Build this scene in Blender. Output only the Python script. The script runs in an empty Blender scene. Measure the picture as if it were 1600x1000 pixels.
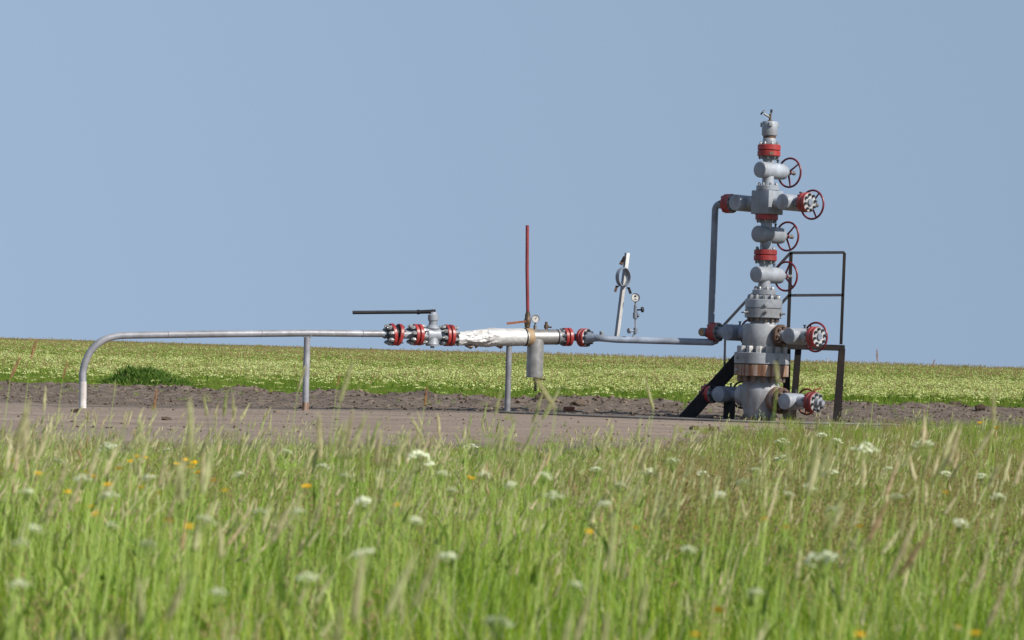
import bpy, bmesh, math, random
import numpy as np
from mathutils import Vector, Matrix, Euler

random.seed(11)
rng = np.random.default_rng(11)
scene = bpy.context.scene
COL = scene.collection
rad = math.radians

# ------------------------------------------------------------------ camera
F_PX = 1600 * 100 / 36.0
CAM_H = 0.72
PITCH = math.atan(51 / F_PX)
ROLL = rad(1.72)
cam_data = bpy.data.cameras.new('camera')
cam = bpy.data.objects.new('camera', cam_data)
COL.objects.link(cam)
cam_data.sensor_width = 36
cam_data.lens = 100
cam_data.clip_start = 0.1
cam_data.clip_end = 20000
CAM_M = Matrix.Translation((0, 0, CAM_H)) @ Matrix.Rotation(rad(90) + PITCH, 4, 'X') @ Matrix.Rotation(ROLL, 4, 'Z')
cam.matrix_world = CAM_M
cam_data.dof.use_dof = True
cam_data.dof.focus_distance = 34.0
cam_data.dof.aperture_fstop = 11.0
scene.camera = cam


def at(px, py, Y):
    """point of the plane y = Y seen at pixel (px, py) of the 1600 x 1000 photograph"""
    v = Vector(((px - 800) / F_PX, -(py - 500) / F_PX, -1.0))
    w = CAM_M.to_3x3() @ v
    t = Y / w.y
    return Vector((0, 0, CAM_H)) + w * t


# ------------------------------------------------------------------ sky and sun
SUN_EL = rad(37)
SUN_AZ = math.atan2(0.81, -0.585)          # clockwise from +Y
S = Vector((math.sin(SUN_AZ) * math.cos(SUN_EL), math.cos(SUN_AZ) * math.cos(SUN_EL), math.sin(SUN_EL)))
world = bpy.data.worlds.new('World')
scene.world = world
world.use_nodes = True
wn, wl = world.node_tree.nodes, world.node_tree.links
bg = wn['Background']
sky = wn.new('ShaderNodeTexSky')
sky.sky_type = 'NISHITA'
sky.sun_disc = False
sky.sun_elevation = SUN_EL
sky.sun_rotation = SUN_AZ
sky.altitude = 0
sky.air_density = 1.0
sky.dust_density = 0.3
sky.ozone_density = 2.0
# clear dry air: the sky keeps one even grey-blue down to the horizon
wtc = wn.new('ShaderNodeTexCoord')
wsep = wn.new('ShaderNodeSeparateXYZ')
wl.new(wtc.outputs['Generated'], wsep.inputs[0])
wz = wn.new('ShaderNodeMath')
wz.operation = 'MULTIPLY_ADD'
wl.new(wsep.outputs[2], wz.inputs[0])
wz.inputs[1].default_value = 0.03
wz.inputs[2].default_value = 0.222
wco = wn.new('ShaderNodeCombineXYZ')
wl.new(wsep.outputs[0], wco.inputs[0])
wl.new(wsep.outputs[1], wco.inputs[1])
wl.new(wz.outputs[0], wco.inputs[2])
wno = wn.new('ShaderNodeVectorMath')
wno.operation = 'NORMALIZE'
wl.new(wco.outputs[0], wno.inputs[0])
wl.new(wno.outputs[0], sky.inputs['Vector'])
whs = wn.new('ShaderNodeHueSaturation')
whs.inputs['Saturation'].default_value = 0.82
whs.inputs['Value'].default_value = 1.13
wl.new(sky.outputs[0], whs.inputs['Color'])
wti = wn.new('ShaderNodeMix')
wti.data_type = 'RGBA'
wti.blend_type = 'MULTIPLY'
wti.inputs[0].default_value = 1.0
wti.inputs[7].default_value = (1.0, 0.985, 0.985, 1)
wl.new(whs.outputs[0], wti.inputs[6])
wl.new(wti.outputs[2], bg.inputs['Color'])
bg.inputs['Strength'].default_value = 0.075

sun_data = bpy.data.lights.new('sun', 'SUN')
sun_data.energy = 5.0
sun_data.angle = rad(0.6)
sun_data.color = (1.0, 0.95, 0.87)
sun = bpy.data.objects.new('sun', sun_data)
COL.objects.link(sun)
sun.location = (20, -10, 30)
sun.rotation_euler = S.to_track_quat('Z', 'Y').to_euler()

vs = scene.view_settings
vs.view_transform = 'Standard'
vs.look = 'None'
vs.exposure = 0.42
vs.gamma = 1.0
vs.use_curve_mapping = False
scene.cycles.use_denoising = True
scene.cycles.max_bounces = 8
scene.cycles.transparent_max_bounces = 8


# ------------------------------------------------------------------ materials
def new_mat(name):
    m = bpy.data.materials.new(name)
    m.use_nodes = True
    nt = m.node_tree
    return m, nt.nodes, nt.links, nt.nodes['Principled BSDF']


def ramp(n, l, fac, stops):
    r = n.new('ShaderNodeValToRGB')
    while len(r.color_ramp.elements) < len(stops):
        r.color_ramp.elements.new(0.5)
    for e, (p, c) in zip(r.color_ramp.elements, stops):
        e.position = p
        e.color = (*c, 1) if len(c) == 3 else c
    l.new(fac, r.inputs[0])
    return r.outputs[0]


def noise(n, l, scale, detail=4, rough=0.6, stretch=None, coord='Object', vec=None):
    if vec is None:
        tc = n.new('ShaderNodeTexCoord')
        vec = tc.outputs[coord]
    if stretch:
        mp = n.new('ShaderNodeMapping')
        mp.inputs['Scale'].default_value = stretch
        l.new(vec, mp.inputs['Vector'])
        vec = mp.outputs[0]
    t = n.new('ShaderNodeTexNoise')
    t.inputs['Scale'].default_value = scale
    t.inputs['Detail'].default_value = detail
    t.inputs['Roughness'].default_value = rough
    l.new(vec, t.inputs['Vector'])
    return t.outputs['Fac']


def mixc(n, l, fac, a, b, mode='MIX'):
    m = n.new('ShaderNodeMix')
    m.data_type = 'RGBA'
    m.blend_type = mode
    for sock, v in ((m.inputs[0], fac), (m.inputs[6], a), (m.inputs[7], b)):
        if isinstance(v, (int, float)):
            sock.default_value = v
        elif isinstance(v, tuple):
            sock.default_value = (*v, 1)
        else:
            l.new(v, sock)
    return m.outputs[2]


def bump(n, l, p, h, strength, dist):
    b = n.new('ShaderNodeBump')
    b.inputs['Strength'].default_value = strength
    b.inputs['Distance'].default_value = dist
    l.new(h, b.inputs['Height'])
    l.new(b.outputs[0], p.inputs['Normal'])


def paint(name, base, rough=0.45, metal=0.0, rust=0.35, streak=0.3, rustc=(0.16, 0.06, 0.025), var=0.25, spec=0.5):
    """painted or bare metal with blotches, vertical rust streaks and chips"""
    m, n, l, p = new_mat(name)
    dark = tuple(c * (1 - var) for c in base)
    light = tuple(min(1, c * (1 + var * 0.6)) for c in base)
    c0 = ramp(n, l, noise(n, l, 7, 5), [(0.3, dark), (0.7, light)])
    st = ramp(n, l, noise(n, l, 14, 4, 0.6, (1, 1, 0.12)), [(0.62 - 0.2 * streak, (0, 0, 0)), (0.86 - 0.12 * streak, (1, 1, 1))])
    gr = ramp(n, l, noise(n, l, 3.2, 6, 0.65), [(0.35, (0.62, 0.60, 0.58)), (0.6, (1, 1, 1))])
    oi = n.new('ShaderNodeObjectInfo')
    pv = ramp(n, l, oi.outputs['Random'], [(0.0, (0.78, 0.77, 0.76)), (1.0, (1.1, 1.1, 1.1))])
    c0 = mixc(n, l, 0.85, c0, gr, 'MULTIPLY')
    c0 = mixc(n, l, 1.0, c0, pv, 'MULTIPLY')
    c1 = mixc(n, l, mixc(n, l, streak, (0, 0, 0), st), c0, rustc)
    ch = ramp(n, l, noise(n, l, 26, 6, 0.7), [(0.70 - 0.14 * rust, (0, 0, 0)), (0.74 - 0.12 * rust, (1, 1, 1))])
    c2 = mixc(n, l, mixc(n, l, min(1, rust * 1.6), (0, 0, 0), ch), c1, tuple(c * 0.8 for c in rustc))
    l.new(c2, p.inputs['Base Color'])
    p.inputs['Metallic'].default_value = metal
    p.inputs['Specular IOR Level'].default_value = spec
    rr = ramp(n, l, noise(n, l, 18, 4), [(0.3, (rough * 0.8,) * 3), (0.75, (min(1, rough * 1.35),) * 3)])
    l.new(rr, p.inputs['Roughness'])
    bump(n, l, p, noise(n, l, 60, 4), 0.25, 0.002)
    return m


M = {}
M['grey'] = paint('grey_paint', (0.282, 0.307, 0.345), 0.42, rust=0.3, streak=0.4)
M['grey_dark'] = paint('dark_and_shaded_grey', (0.215, 0.25, 0.31), 0.42, rust=0.08, streak=0.06)  # darker grey; on riser, flow pipe, left arms its tone stands for shade
M['grey_worn'] = paint('worn_grey_paint', (0.262, 0.276, 0.296), 0.5, rust=0.4, streak=0.5)
M['rusty'] = paint('rust_streaked_grey', (0.216, 0.172, 0.144), 0.6, rust=0.8, streak=1.25, rustc=(0.13, 0.048, 0.018))
M['rust'] = paint('brown_rust', (0.104, 0.056, 0.036), 0.75, rust=0.4, streak=0.4, rustc=(0.2, 0.075, 0.03))
M['tan'] = paint('tan_band', (0.336, 0.232, 0.128), 0.55, rust=0.2, streak=0.3)
M['red'] = paint('red_paint', (0.34, 0.030, 0.027), 0.42, rust=0.4, streak=0.35, rustc=(0.13, 0.05, 0.035), var=0.42)
M['wheel'] = paint('dark_red_paint', (0.160, 0.011, 0.018), 0.4, rust=0.1, streak=0.1)
M['rod_red'] = paint('faded_red_paint', (0.240, 0.028, 0.032), 0.5, rust=0.3, streak=0.3)
M['black'] = paint('black_steel', (0.011, 0.011, 0.013), 0.6, rust=0.25, streak=0.25, rustc=(0.05, 0.03, 0.02), spec=0.25)
M['brown_steel'] = paint('brown_black_steel', (0.018, 0.015, 0.014), 0.7, rust=0.35, streak=0.45, rustc=(0.075, 0.043, 0.03), spec=0.2)
M['rail'] = paint('blue_black_steel', (0.023, 0.024, 0.032), 0.5, rust=0.25, streak=0.3, rustc=(0.1, 0.06, 0.04))
M['nut'] = paint('nut_steel', (0.288, 0.296, 0.304), 0.4, metal=0.3, rust=0.4, streak=0.2, rustc=(0.12, 0.08, 0.06))
M['nut_dark'] = paint('dark_nut_steel', (0.104, 0.112, 0.128), 0.4, metal=0.4, rust=0.3, streak=0.1)
M['nut_rust'] = paint('rusted_nut_steel', (0.200, 0.152, 0.120), 0.6, rust=0.6, streak=0.3)
M['white'] = paint('white_paint', (0.540, 0.531, 0.522), 0.5, rust=0.3, streak=0.5, rustc=(0.36, 0.16, 0.09), var=0.1)
M['pipe'] = paint('silver_grey_pipe_paint', (0.285, 0.292, 0.32), 0.42, metal=0.1, rust=0.2, streak=0.15)
M['bronze'] = paint('bronze', (0.152, 0.104, 0.064), 0.5, metal=0.5, rust=0.3, streak=0.2)
M['orange'] = paint('orange_lever', (0.256, 0.080, 0.028), 0.6, rust=0.4, streak=0.2)
M['dial'] = paint('white_dial', (0.675, 0.666, 0.630), 0.35, rust=0.0, streak=0.0, var=0.05)
M['ink'] = paint('black_ink', (0.013, 0.013, 0.015), 0.4, rust=0.0, streak=0.0)
M['cable'] = paint('grey_cable', (0.128, 0.120, 0.116), 0.6, rust=0.1, streak=0.1)
M['brick'] = paint('burnt_orange_clay', (0.252, 0.090, 0.045), 0.85, rust=0.3, streak=0.1)


def foil_mat():
    m, n, l, p = new_mat('aluminium_foil')
    c = ramp(n, l, noise(n, l, 9, 5), [(0.3, (0.36, 0.355, 0.345)), (0.6, (0.50, 0.49, 0.475)), (0.8, (0.40, 0.35, 0.29))])
    l.new(c, p.inputs['Base Color'])
    p.inputs['Metallic'].default_value = 0.25
    p.inputs['Roughness'].default_value = 0.48
    bump(n, l, p, noise(n, l, 22, 3), 0.35, 0.01)
    return m


M['foil'] = foil_mat()
M['nut_pale'] = paint('pale_nut_paint', (0.36, 0.36, 0.355), 0.5, rust=0.3, streak=0.2, rustc=(0.15, 0.09, 0.06))
M['pale'] = paint('pale_grey_paint', (0.40, 0.40, 0.405), 0.45, rust=0.2, streak=0.2)
M['can'] = paint('bright_sheet_tin', (0.40, 0.395, 0.385), 0.36, metal=0.45, rust=0.1, streak=0.25, rustc=(0.30, 0.23, 0.17))


def rust_run_mat():
    m, n, l, p = new_mat('rust_runs')
    a = noise(n, l, 22, 5, 0.6, (1, 1, 0.05))
    c = ramp(n, l, a, [(0.30, (0.055, 0.026, 0.014)), (0.42, (0.15, 0.062, 0.026)), (0.52, (0.25, 0.16, 0.11)), (0.66, (0.31, 0.27, 0.245))])
    l.new(mixc(n, l, 0.6, c, ramp(n, l, noise(n, l, 9, 5), [(0.3, (0.55, 0.5, 0.47)), (0.65, (1, 1, 1))]), 'MULTIPLY'), p.inputs['Base Color'])
    p.inputs['Roughness'].default_value = 0.65
    bump(n, l, p, noise(n, l, 60, 4), 0.3, 0.002)
    return m


M['rust_run'] = rust_run_mat()
M['tin'] = paint('sheet_tin', (0.288, 0.284, 0.276), 0.42, metal=0.6, rust=0.2, streak=0.45, rustc=(0.32, 0.24, 0.17))


def soil_mat():
    m, n, l, p = new_mat('soil')
    tc = n.new('ShaderNodeTexCoord')
    pos = tc.outputs['Object']
    att = n.new('ShaderNodeAttribute')
    att.attribute_name = 'zone'          # r: smooth wheel track, g: meadow soil
    sep = n.new('ShaderNodeSeparateColor')
    l.new(att.outputs['Color'], sep.inputs[0])
    big = noise(n, l, 0.9, 5, 0.6, vec=pos)
    fine = noise(n, l, 22, 6, 0.7, vec=pos)
    clod = ramp(n, l, noise(n, l, 5, 7, 0.7, vec=pos), [(0.3, (0.055, 0.043, 0.034)), (0.5, (0.115, 0.090, 0.071)), (0.72, (0.195, 0.156, 0.126))])
    lines = noise(n, l, 5, 4, 0.6, (0.05, 1.0, 1.0), vec=pos)
    trk = ramp(n, l, lines, [(0.3, (0.155, 0.119, 0.091)), (0.5, (0.205, 0.159, 0.123)), (0.7, (0.26, 0.205, 0.163))])
    speck = ramp(n, l, fine, [(0.32, (0.6, 0.6, 0.6)), (0.5, (1, 1, 1)), (0.75, (1.15, 1.15, 1.15))])
    c = mixc(n, l, sep.outputs[0], clod, trk)
    c = mixc(n, l, 0.75, c, speck, 'MULTIPLY')
    mead = ramp(n, l, big, [(0.3, (0.05, 0.065, 0.018)), (0.7, (0.10, 0.10, 0.04))])
    c = mixc(n, l, sep.outputs[1], c, mead)
    l.new(c, p.inputs['Base Color'])
    p.inputs['Roughness'].default_value = 0.95
    p.inputs['Specular IOR Level'].default_value = 0.2
    bump(n, l, p, fine, 0.6, 0.02)
    return m


M['soil'] = soil_mat()


def clod_mat():
    m, n, l, p = new_mat('dry_clod')
    oi = n.new('ShaderNodeObjectInfo')
    a = ramp(n, l, oi.outputs['Random'], [(0.0, (0.055, 0.039, 0.027)), (0.6, (0.12, 0.089, 0.064)), (1.0, (0.25, 0.19, 0.14))])
    b = ramp(n, l, noise(n, l, 14, 5), [(0.3, (0.7, 0.7, 0.7)), (0.7, (1.1, 1.1, 1.1))])
    l.new(mixc(n, l, 1.0, a, b, 'MULTIPLY'), p.inputs['Base Color'])
    p.inputs['Roughness'].default_value = 0.95
    p.inputs['Specular IOR Level'].default_value = 0.15
    bump(n, l, p, noise(n, l, 40, 5), 0.5, 0.02)
    return m


M['clod'] = clod_mat()


def leaf_mat(name, stops, trans=0.35, rough=0.6, spec=0.10):
    """leaf tissue: colour by plant, some light passes through"""
    m, n, l, p = new_mat(name)
    oi = n.new('ShaderNodeObjectInfo')
    geo = n.new('ShaderNodeNewGeometry')
    pn = noise(n, l, 1.3, 3, 0.6, vec=geo.outputs['Position'])
    mx = n.new('ShaderNodeMath')
    mx.operation = 'MULTIPLY_ADD'
    l.new(oi.outputs['Random'], mx.inputs[0])
    mx.inputs[1].default_value = 0.55
    l.new(pn, mx.inputs[2])
    isl = n.new('ShaderNodeMath')
    isl.operation = 'MULTIPLY_ADD'
    l.new(geo.outputs['Random Per Island'], isl.inputs[0])
    isl.inputs[1].default_value = 0.5
    l.new(mx.outputs[0], isl.inputs[2])
    sc = n.new('ShaderNodeMath')
    sc.operation = 'MULTIPLY_ADD'
    l.new(isl.outputs[0], sc.inputs[0])
    sc.inputs[1].default_value = 0.95
    sc.inputs[2].default_value = -0.50
    c = ramp(n, l, sc.outputs[0], stops)
    l.new(c, p.inputs['Base Color'])
    p.inputs['Roughness'].default_value = rough
    p.inputs['Specular IOR Level'].default_value = spec
    tr = n.new('ShaderNodeBsdfTranslucent')
    l.new(mixc(n, l, 1.0, c, (1.15, 1.12, 0.62), 'MULTIPLY'), tr.inputs['Color'])
    ms = n.new('ShaderNodeMixShader')
    ms.inputs[0].default_value = trans
    l.new(p.outputs[0], ms.inputs[1])
    l.new(tr.outputs[0], ms.inputs[2])
    l.new(ms.outputs[0], n['Material Output'].inputs['Surface'])
    return m


M['blade'] = leaf_mat('green_blade', [(0.0, (0.035, 0.09, 0.012)), (0.22, (0.095, 0.20, 0.020)), (0.48, (0.19, 0.31, 0.020)), (0.72, (0.33, 0.40, 0.05)), (0.9, (0.44, 0.44, 0.13)), (1.0, (0.50, 0.42, 0.22))], 0.42)
M['blade_far'] = leaf_mat('meadow_blade', [(0.0, (0.09, 0.175, 0.022)), (0.5, (0.185, 0.285, 0.04)), (1.0, (0.32, 0.36, 0.09))], 0.42)
M['fresh'] = leaf_mat('fresh_blade', [(0.0, (0.065, 0.135, 0.018)), (0.5, (0.14, 0.225, 0.03)), (1.0, (0.29, 0.31, 0.085))], 0.4)
M['straw'] = leaf_mat('straw_seed_head', [(0.0, (0.36, 0.42, 0.16)), (0.4, (0.48, 0.49, 0.26)), (0.8, (0.58, 0.52, 0.34)), (1.0, (0.52, 0.34, 0.20))], 0.45)
M['brown_grass'] = leaf_mat('brown_panicle', [(0.0, (0.26, 0.24, 0.08)), (0.5, (0.33, 0.26, 0.12)), (1.0, (0.40, 0.25, 0.15))], 0.35)
M['rust_grass'] = leaf_mat('rusty_seed_head', [(0.0, (0.42, 0.22, 0.11)), (1.0, (0.5, 0.28, 0.16))], 0.35)
M['umbel'] = leaf_mat('cream_umbel', [(0.0, (0.36, 0.41, 0.12)), (0.5, (0.49, 0.54, 0.21)), (1.0, (0.66, 0.68, 0.38))], 0.25)
M['umbel_near'] = leaf_mat('white_umbel', [(0.0, (0.62, 0.66, 0.46)), (1.0, (0.78, 0.80, 0.66))], 0.25)
M['stalk'] = leaf_mat('green_stalk', [(0.0, (0.20, 0.32, 0.05)), (1.0, (0.36, 0.44, 0.13))], 0.2)
M['yellow'] = leaf_mat('yellow_petal', [(0.0, (0.70, 0.40, 0.01)), (1.0, (0.78, 0.52, 0.02))], 0.25)
M['petal'] = leaf_mat('white_petal', [(0.0, (0.78, 0.78, 0.76)), (1.0, (0.8, 0.8, 0.8))], 0.25)
M['weed'] = leaf_mat('dark_weed', [(0.0, (0.04, 0.095, 0.016)), (0.5, (0.09, 0.165, 0.028)), (1.0, (0.18, 0.235, 0.055))], 0.25)


# ------------------------------------------------------------------ mesh helpers
def frame(d):
    d = Vector(d).normalized()
    a = Vector((0, 0, 1)) if abs(d.z) < 0.9 else Vector((1, 0, 0))
    u = a.cross(d).normalized()
    return u, d.cross(u).normalized(), d


class MB:
    def __init__(s):
        s.v, s.f, s.m = [], [], []

    def face(s, idx, mi=0):
        s.f.append(tuple(idx))
        s.m.append(mi)

    def lathe(s, o, d, prof, seg=32, mi=0, mis=None):
        """rings (t, r) along d from o; mis gives a material slot for each band"""
        o = Vector(o)
        u, w, d = frame(d)
        prev = None
        for k, (t, r) in enumerate(prof):
            c = o + d * t
            if r <= 1e-6:
                ring = [len(s.v)]
                s.v.append(c)
            else:
                ring = list(range(len(s.v), len(s.v) + seg))
                for i in range(seg):
                    a = 2 * math.pi * i / seg
                    s.v.append(c + u * (math.cos(a) * r) + w * (math.sin(a) * r))
            if prev is not None:
                b = mis[k - 1] if mis else mi
                for i in range(seg):
                    j = (i + 1) % seg
                    if len(prev) == 1 and len(ring) == 1:
                        break
                    if len(prev) == 1:
                        s.face((prev[0], ring[j], ring[i])[::-1], b)
                    elif len(ring) == 1:
                        s.face((prev[i], prev[j], ring[0]), b)
                    else:
                        s.face((prev[i], prev[j], ring[j], ring[i]), b)
            prev = ring
        return s

    def cyl(s, p0, p1, r, seg=24, ch=None, mi=0, r1=None):
        p0, p1 = Vector(p0), Vector(p1)
        L = (p1 - p0).length
        r1 = r if r1 is None else r1
        ch = min(r, r1, L) * 0.12 if ch is None else ch
        return s.lathe(p0, p1 - p0, [(0, 0), (0, r - ch), (ch, r), (L - ch, r1), (L, r1 - ch), (L, 0)], seg, mi)

    def tube(s, pts, r, seg=20, mi=0, caps=True):
        pts = [Vector(p) for p in pts]
        n = len(pts)
        rs = [r] * n if isinstance(r, (int, float)) else r
        u = None
        rings = []
        for i, p in enumerate(pts):
            t = (pts[min(i + 1, n - 1)] - pts[max(i - 1, 0)]).normalized()
            if u is None:
                u = frame(t)[0]
            u = (u - t * u.dot(t)).normalized()
            w = t.cross(u)
            rings.append(range(len(s.v), len(s.v) + seg))
            for k in range(seg):
                a = 2 * math.pi * k / seg
                s.v.append(p + (u * math.cos(a) + w * math.sin(a)) * rs[i])
        for a, b in zip(rings, rings[1:]):
            for k in range(seg):
                j = (k + 1) % seg
                s.face((a[k], a[j], b[j], b[k]), mi)
        if caps:
            s.face(tuple(rings[0])[::-1], mi)
            s.face(tuple(rings[-1]), mi)
        return s

    def torus(s, c, d, R, r, seg=40, sub=10, mi=0, a0=0.0, a1=2 * math.pi):
        u, w, d = frame(d)
        c = Vector(c)
        closed = a1 - a0 > 6.28
        n = seg if closed else seg + 1
        rings = []
        for i in range(n):
            a = a0 + (a1 - a0) * i / seg
            e = u * math.cos(a) + w * math.sin(a)
            rings.append(range(len(s.v), len(s.v) + sub))
            for k in range(sub):
                b = 2 * math.pi * k / sub
                s.v.append(c + e * (R + r * math.cos(b)) + d * (r * math.sin(b)))
        prs = list(zip(rings, rings[1:])) + ([(rings[-1], rings[0])] if closed else [])
        for a, b in prs:
            for k in range(sub):
                j = (k + 1) % sub
                s.face((a[k], a[j], b[j], b[k]), mi)
        return s

    def box(s, c, size, u=(1, 0, 0), w=(0, 1, 0), d=(0, 0, 1), mi=0, ch=0.0):
        c = Vector(c)
        u, w, d = Vector(u), Vector(w), Vector(d)
        hx, hy, hz = size[0] / 2, size[1] / 2, size[2] / 2
        b = len(s.v)
        for z in (-hz, hz):
            for x, y in ((-hx, -hy), (hx, -hy), (hx, hy), (-hx, hy)):
                s.v.append(c + u * x + w * y + d * z)
        for q in ((3, 2, 1, 0), (4, 5, 6, 7), (0, 1, 5, 4), (1, 2, 6, 5), (2, 3, 7, 6), (3, 0, 4, 7)):
            s.face([b + i for i in q], mi)
        return s

    def bar(s, p0, p1, w, h, side=None, mi=0):
        p0, p1 = Vector(p0), Vector(p1)
        d = (p1 - p0)
        L = d.length
        d.normalize()
        if side is None:
            u, v, _ = frame(d)
        else:
            u = Vector(side)
            u = (u - d * u.dot(d)).normalized()
            v = d.cross(u)
        return s.box((p0 + p1) / 2, (w, h, L), u, v, d, mi)

    def mesh(s, name, mats, off=None, ang=35, bevel=0):
        me = bpy.data.meshes.new(name)
        off = off or Vector((0, 0, 0))
        me.from_pydata([tuple(v - off) for v in s.v], [], s.f)
        for m in mats:
            me.materials.append(m)
        me.polygons.foreach_set('material_index', s.m)
        if bevel:
            bm = bmesh.new()
            bm.from_mesh(me)
            bmesh.ops.recalc_face_normals(bm, faces=bm.faces)
            bmesh.ops.bevel(bm, geom=bm.edges[:], offset=bevel, segments=2, affect='EDGES', profile=0.5)
            bm.to_mesh(me)
            bm.free()
        else:
            bm = bmesh.new()
            bm.from_mesh(me)
            bmesh.ops.recalc_face_normals(bm, faces=bm.faces)
            bm.to_mesh(me)
            bm.free()
        me.polygons.foreach_set('use_smooth', [True] * len(me.polygons))
        me.set_sharp_from_angle(angle=rad(ang))
        return me


OFF = {}


def root(name, label, cat, loc, group=None, mat=None):
    o = bpy.data.objects.new(name, None)
    o.empty_display_size = 0.1
    COL.objects.link(o)
    if mat is not None:
        o.matrix_world = mat
        OFF[o.name] = Vector((0, 0, 0))
    else:
        o.location = loc
        OFF[o.name] = Vector(loc)
    o['label'], o['category'] = label, cat
    if group:
        o['group'] = group
    return o


def part(mb, name, mats, parent=None, ang=35, bevel=0, label=None):
    if not isinstance(mats, (list, tuple)):
        mats = [mats]
    off = OFF.get(parent.name, Vector()) if parent else Vector()
    o = bpy.data.objects.new(name, mb.mesh(name, mats, off, ang, bevel))
    COL.objects.link(o)
    if parent:
        o.parent = parent
        OFF[o.name] = off
    if label:
        o['label'] = label
    return o


def tag(o, label, cat, group=None):
    o['label'], o['category'] = label, cat
    if group:
        o['group'] = group
    return o


NUTS = {}


def nut_mesh(size, mat):
    key = (round(size, 4), mat.name)
    if key not in NUTS:
        b = MB()
        h = size * 0.9
        c = size * 0.1
        b.lathe((0, 0, 0), (0, 0, 1), [(0, 0), (0, size * 0.5), (h - c, size * 0.5), (h, size * 0.42), (h, 0)], 6)
        if size < 0.06:
            b.lathe((0, 0, h * 0.9), (0, 0, 1), [(0, size * 0.27), (h * 0.35, size * 0.27), (h * 0.4, size * 0.2), (h * 0.4, 0)], 8)
        NUTS[key] = b.mesh('nut', [mat])
    return NUTS[key]


def nuts(parent, o, d, R, n, size, mat, phase=0.0):
    """a ring of nuts standing on a face at o that looks along d"""
    o = Vector(o)
    u, w, d = frame(d)
    off = OFF.get(parent.name, Vector())
    me = nut_mesh(size, mat)
    for i in range(n):
        a = phase + 2 * math.pi * i / n
        q = bpy.data.objects.new('nut', me)
        COL.objects.link(q)
        q.parent = parent
        jit = random.uniform(0, 1.0)
        uu = u * math.cos(jit) + w * math.sin(jit)
        ww = d.cross(uu)
        mtx = Matrix((uu, ww, d)).transposed().to_4x4()
        mtx.translation = o + u * (math.cos(a) * R) + w * (math.sin(a) * R) - off
        q.matrix_local = mtx


def flange(parent, o, d, r, h, mats, n=0, size=0.0, nmat=None, bore=0.0, phase=0.0, label=None, face=False):
    """a disc from o along d, its rim painted in mats[0], its faces in mats[-1]; nuts on the far face"""
    c = 0.006
    o, d = Vector(o), Vector(d).normalized()
    b = MB()
    b.lathe(o, d, [(0, 0), (0, r - c), (c, r), (h - c, r), (h, r - c), (h, 0)], 48, mis=[1, 0, 0, 0, 1])
    q = part(b, 'flange', [mats[0], mats[-1]], parent, label=label)
    if n:
        nuts(q, o + d * h, d, r * 0.78, n, size, nmat or M['nut'], phase)
    return q


def flange_pair(parent, c, d, r, h, mats, n, size, gap=0.010, nmat=None, sides=(1, 1), phase=0.2):
    """two discs meeting at c, a seal ring between them and nuts on both outer faces"""
    d = Vector(d).normalized()
    c = Vector(c)
    a = flange(parent, c - d * gap / 2, -d, r, h, mats, n if sides[0] else 0, size, nmat, phase=phase)
    b = flange(parent, c + d * gap / 2, d, r, h, mats, n if sides[1] else 0, size, nmat, phase=phase)
    s = MB().cyl(c - d * gap * 0.7, c + d * gap * 0.7, r * 0.84, 40, 0.0)
    part(s, 'seal_ring', M['black'], parent)
    return a, b


# ------------------------------------------------------------------ terrain
def _h(ix, iy, seed):
    n = (ix.astype(np.int64) * 374761393 + iy.astype(np.int64) * 668265263 + seed * 974711) & 0x7fffffff
    n = ((n ^ (n >> 13)) * 1274126177) & 0x7fffffff
    n = n ^ (n >> 16)
    return (n & 0xffff) / 65535.0


def vnoise(x, y, seed=0):
    ix, iy = np.floor(x), np.floor(y)
    fx, fy = x - ix, y - iy
    fx, fy = fx * fx * (3 - 2 * fx), fy * fy * (3 - 2 * fy)
    a, b = _h(ix, iy, seed), _h(ix + 1, iy, seed)
    c, d = _h(ix, iy + 1, seed), _h(ix + 1, iy + 1, seed)
    return (a * (1 - fx) + b * fx) * (1 - fy) + (c * (1 - fx) + d * fx) * fy


def fbm(x, y, seed=0, oct=4):
    t, a, s = 0, 1.0, 0
    for k in range(oct):
        t = t + a * vnoise(x * 2 ** k, y * 2 ** k, seed + k * 17)
        s += a
        a *= 0.55
    return t / s


def sstep(a, b, x):
    t = np.clip((x - a) / (b - a), 0, 1)
    return t * t * (3 - 2 * t)


def edge_far(x):
    return np.interp(x, [-9, -5.5, -3, 0, 2.5, 5, 9], [45.5, 45, 43.5, 40.5, 40.5, 45, 46]) + 1.2 * (fbm(x * 0.9, x * 0 + 3.3, 5, 3) - 0.5)


def edge_near(x):
    return np.interp(x, [-7, -3, -1, 0, 1.3, 2.2, 3.4, 4.4, 6], [18.5, 18.5, 19.5, 20.5, 22, 27, 29.5, 31.5, 33]) + 2.5 * (fbm(x * 0.8, x * 0 + 9.1, 8, 3) - 0.5)


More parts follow.
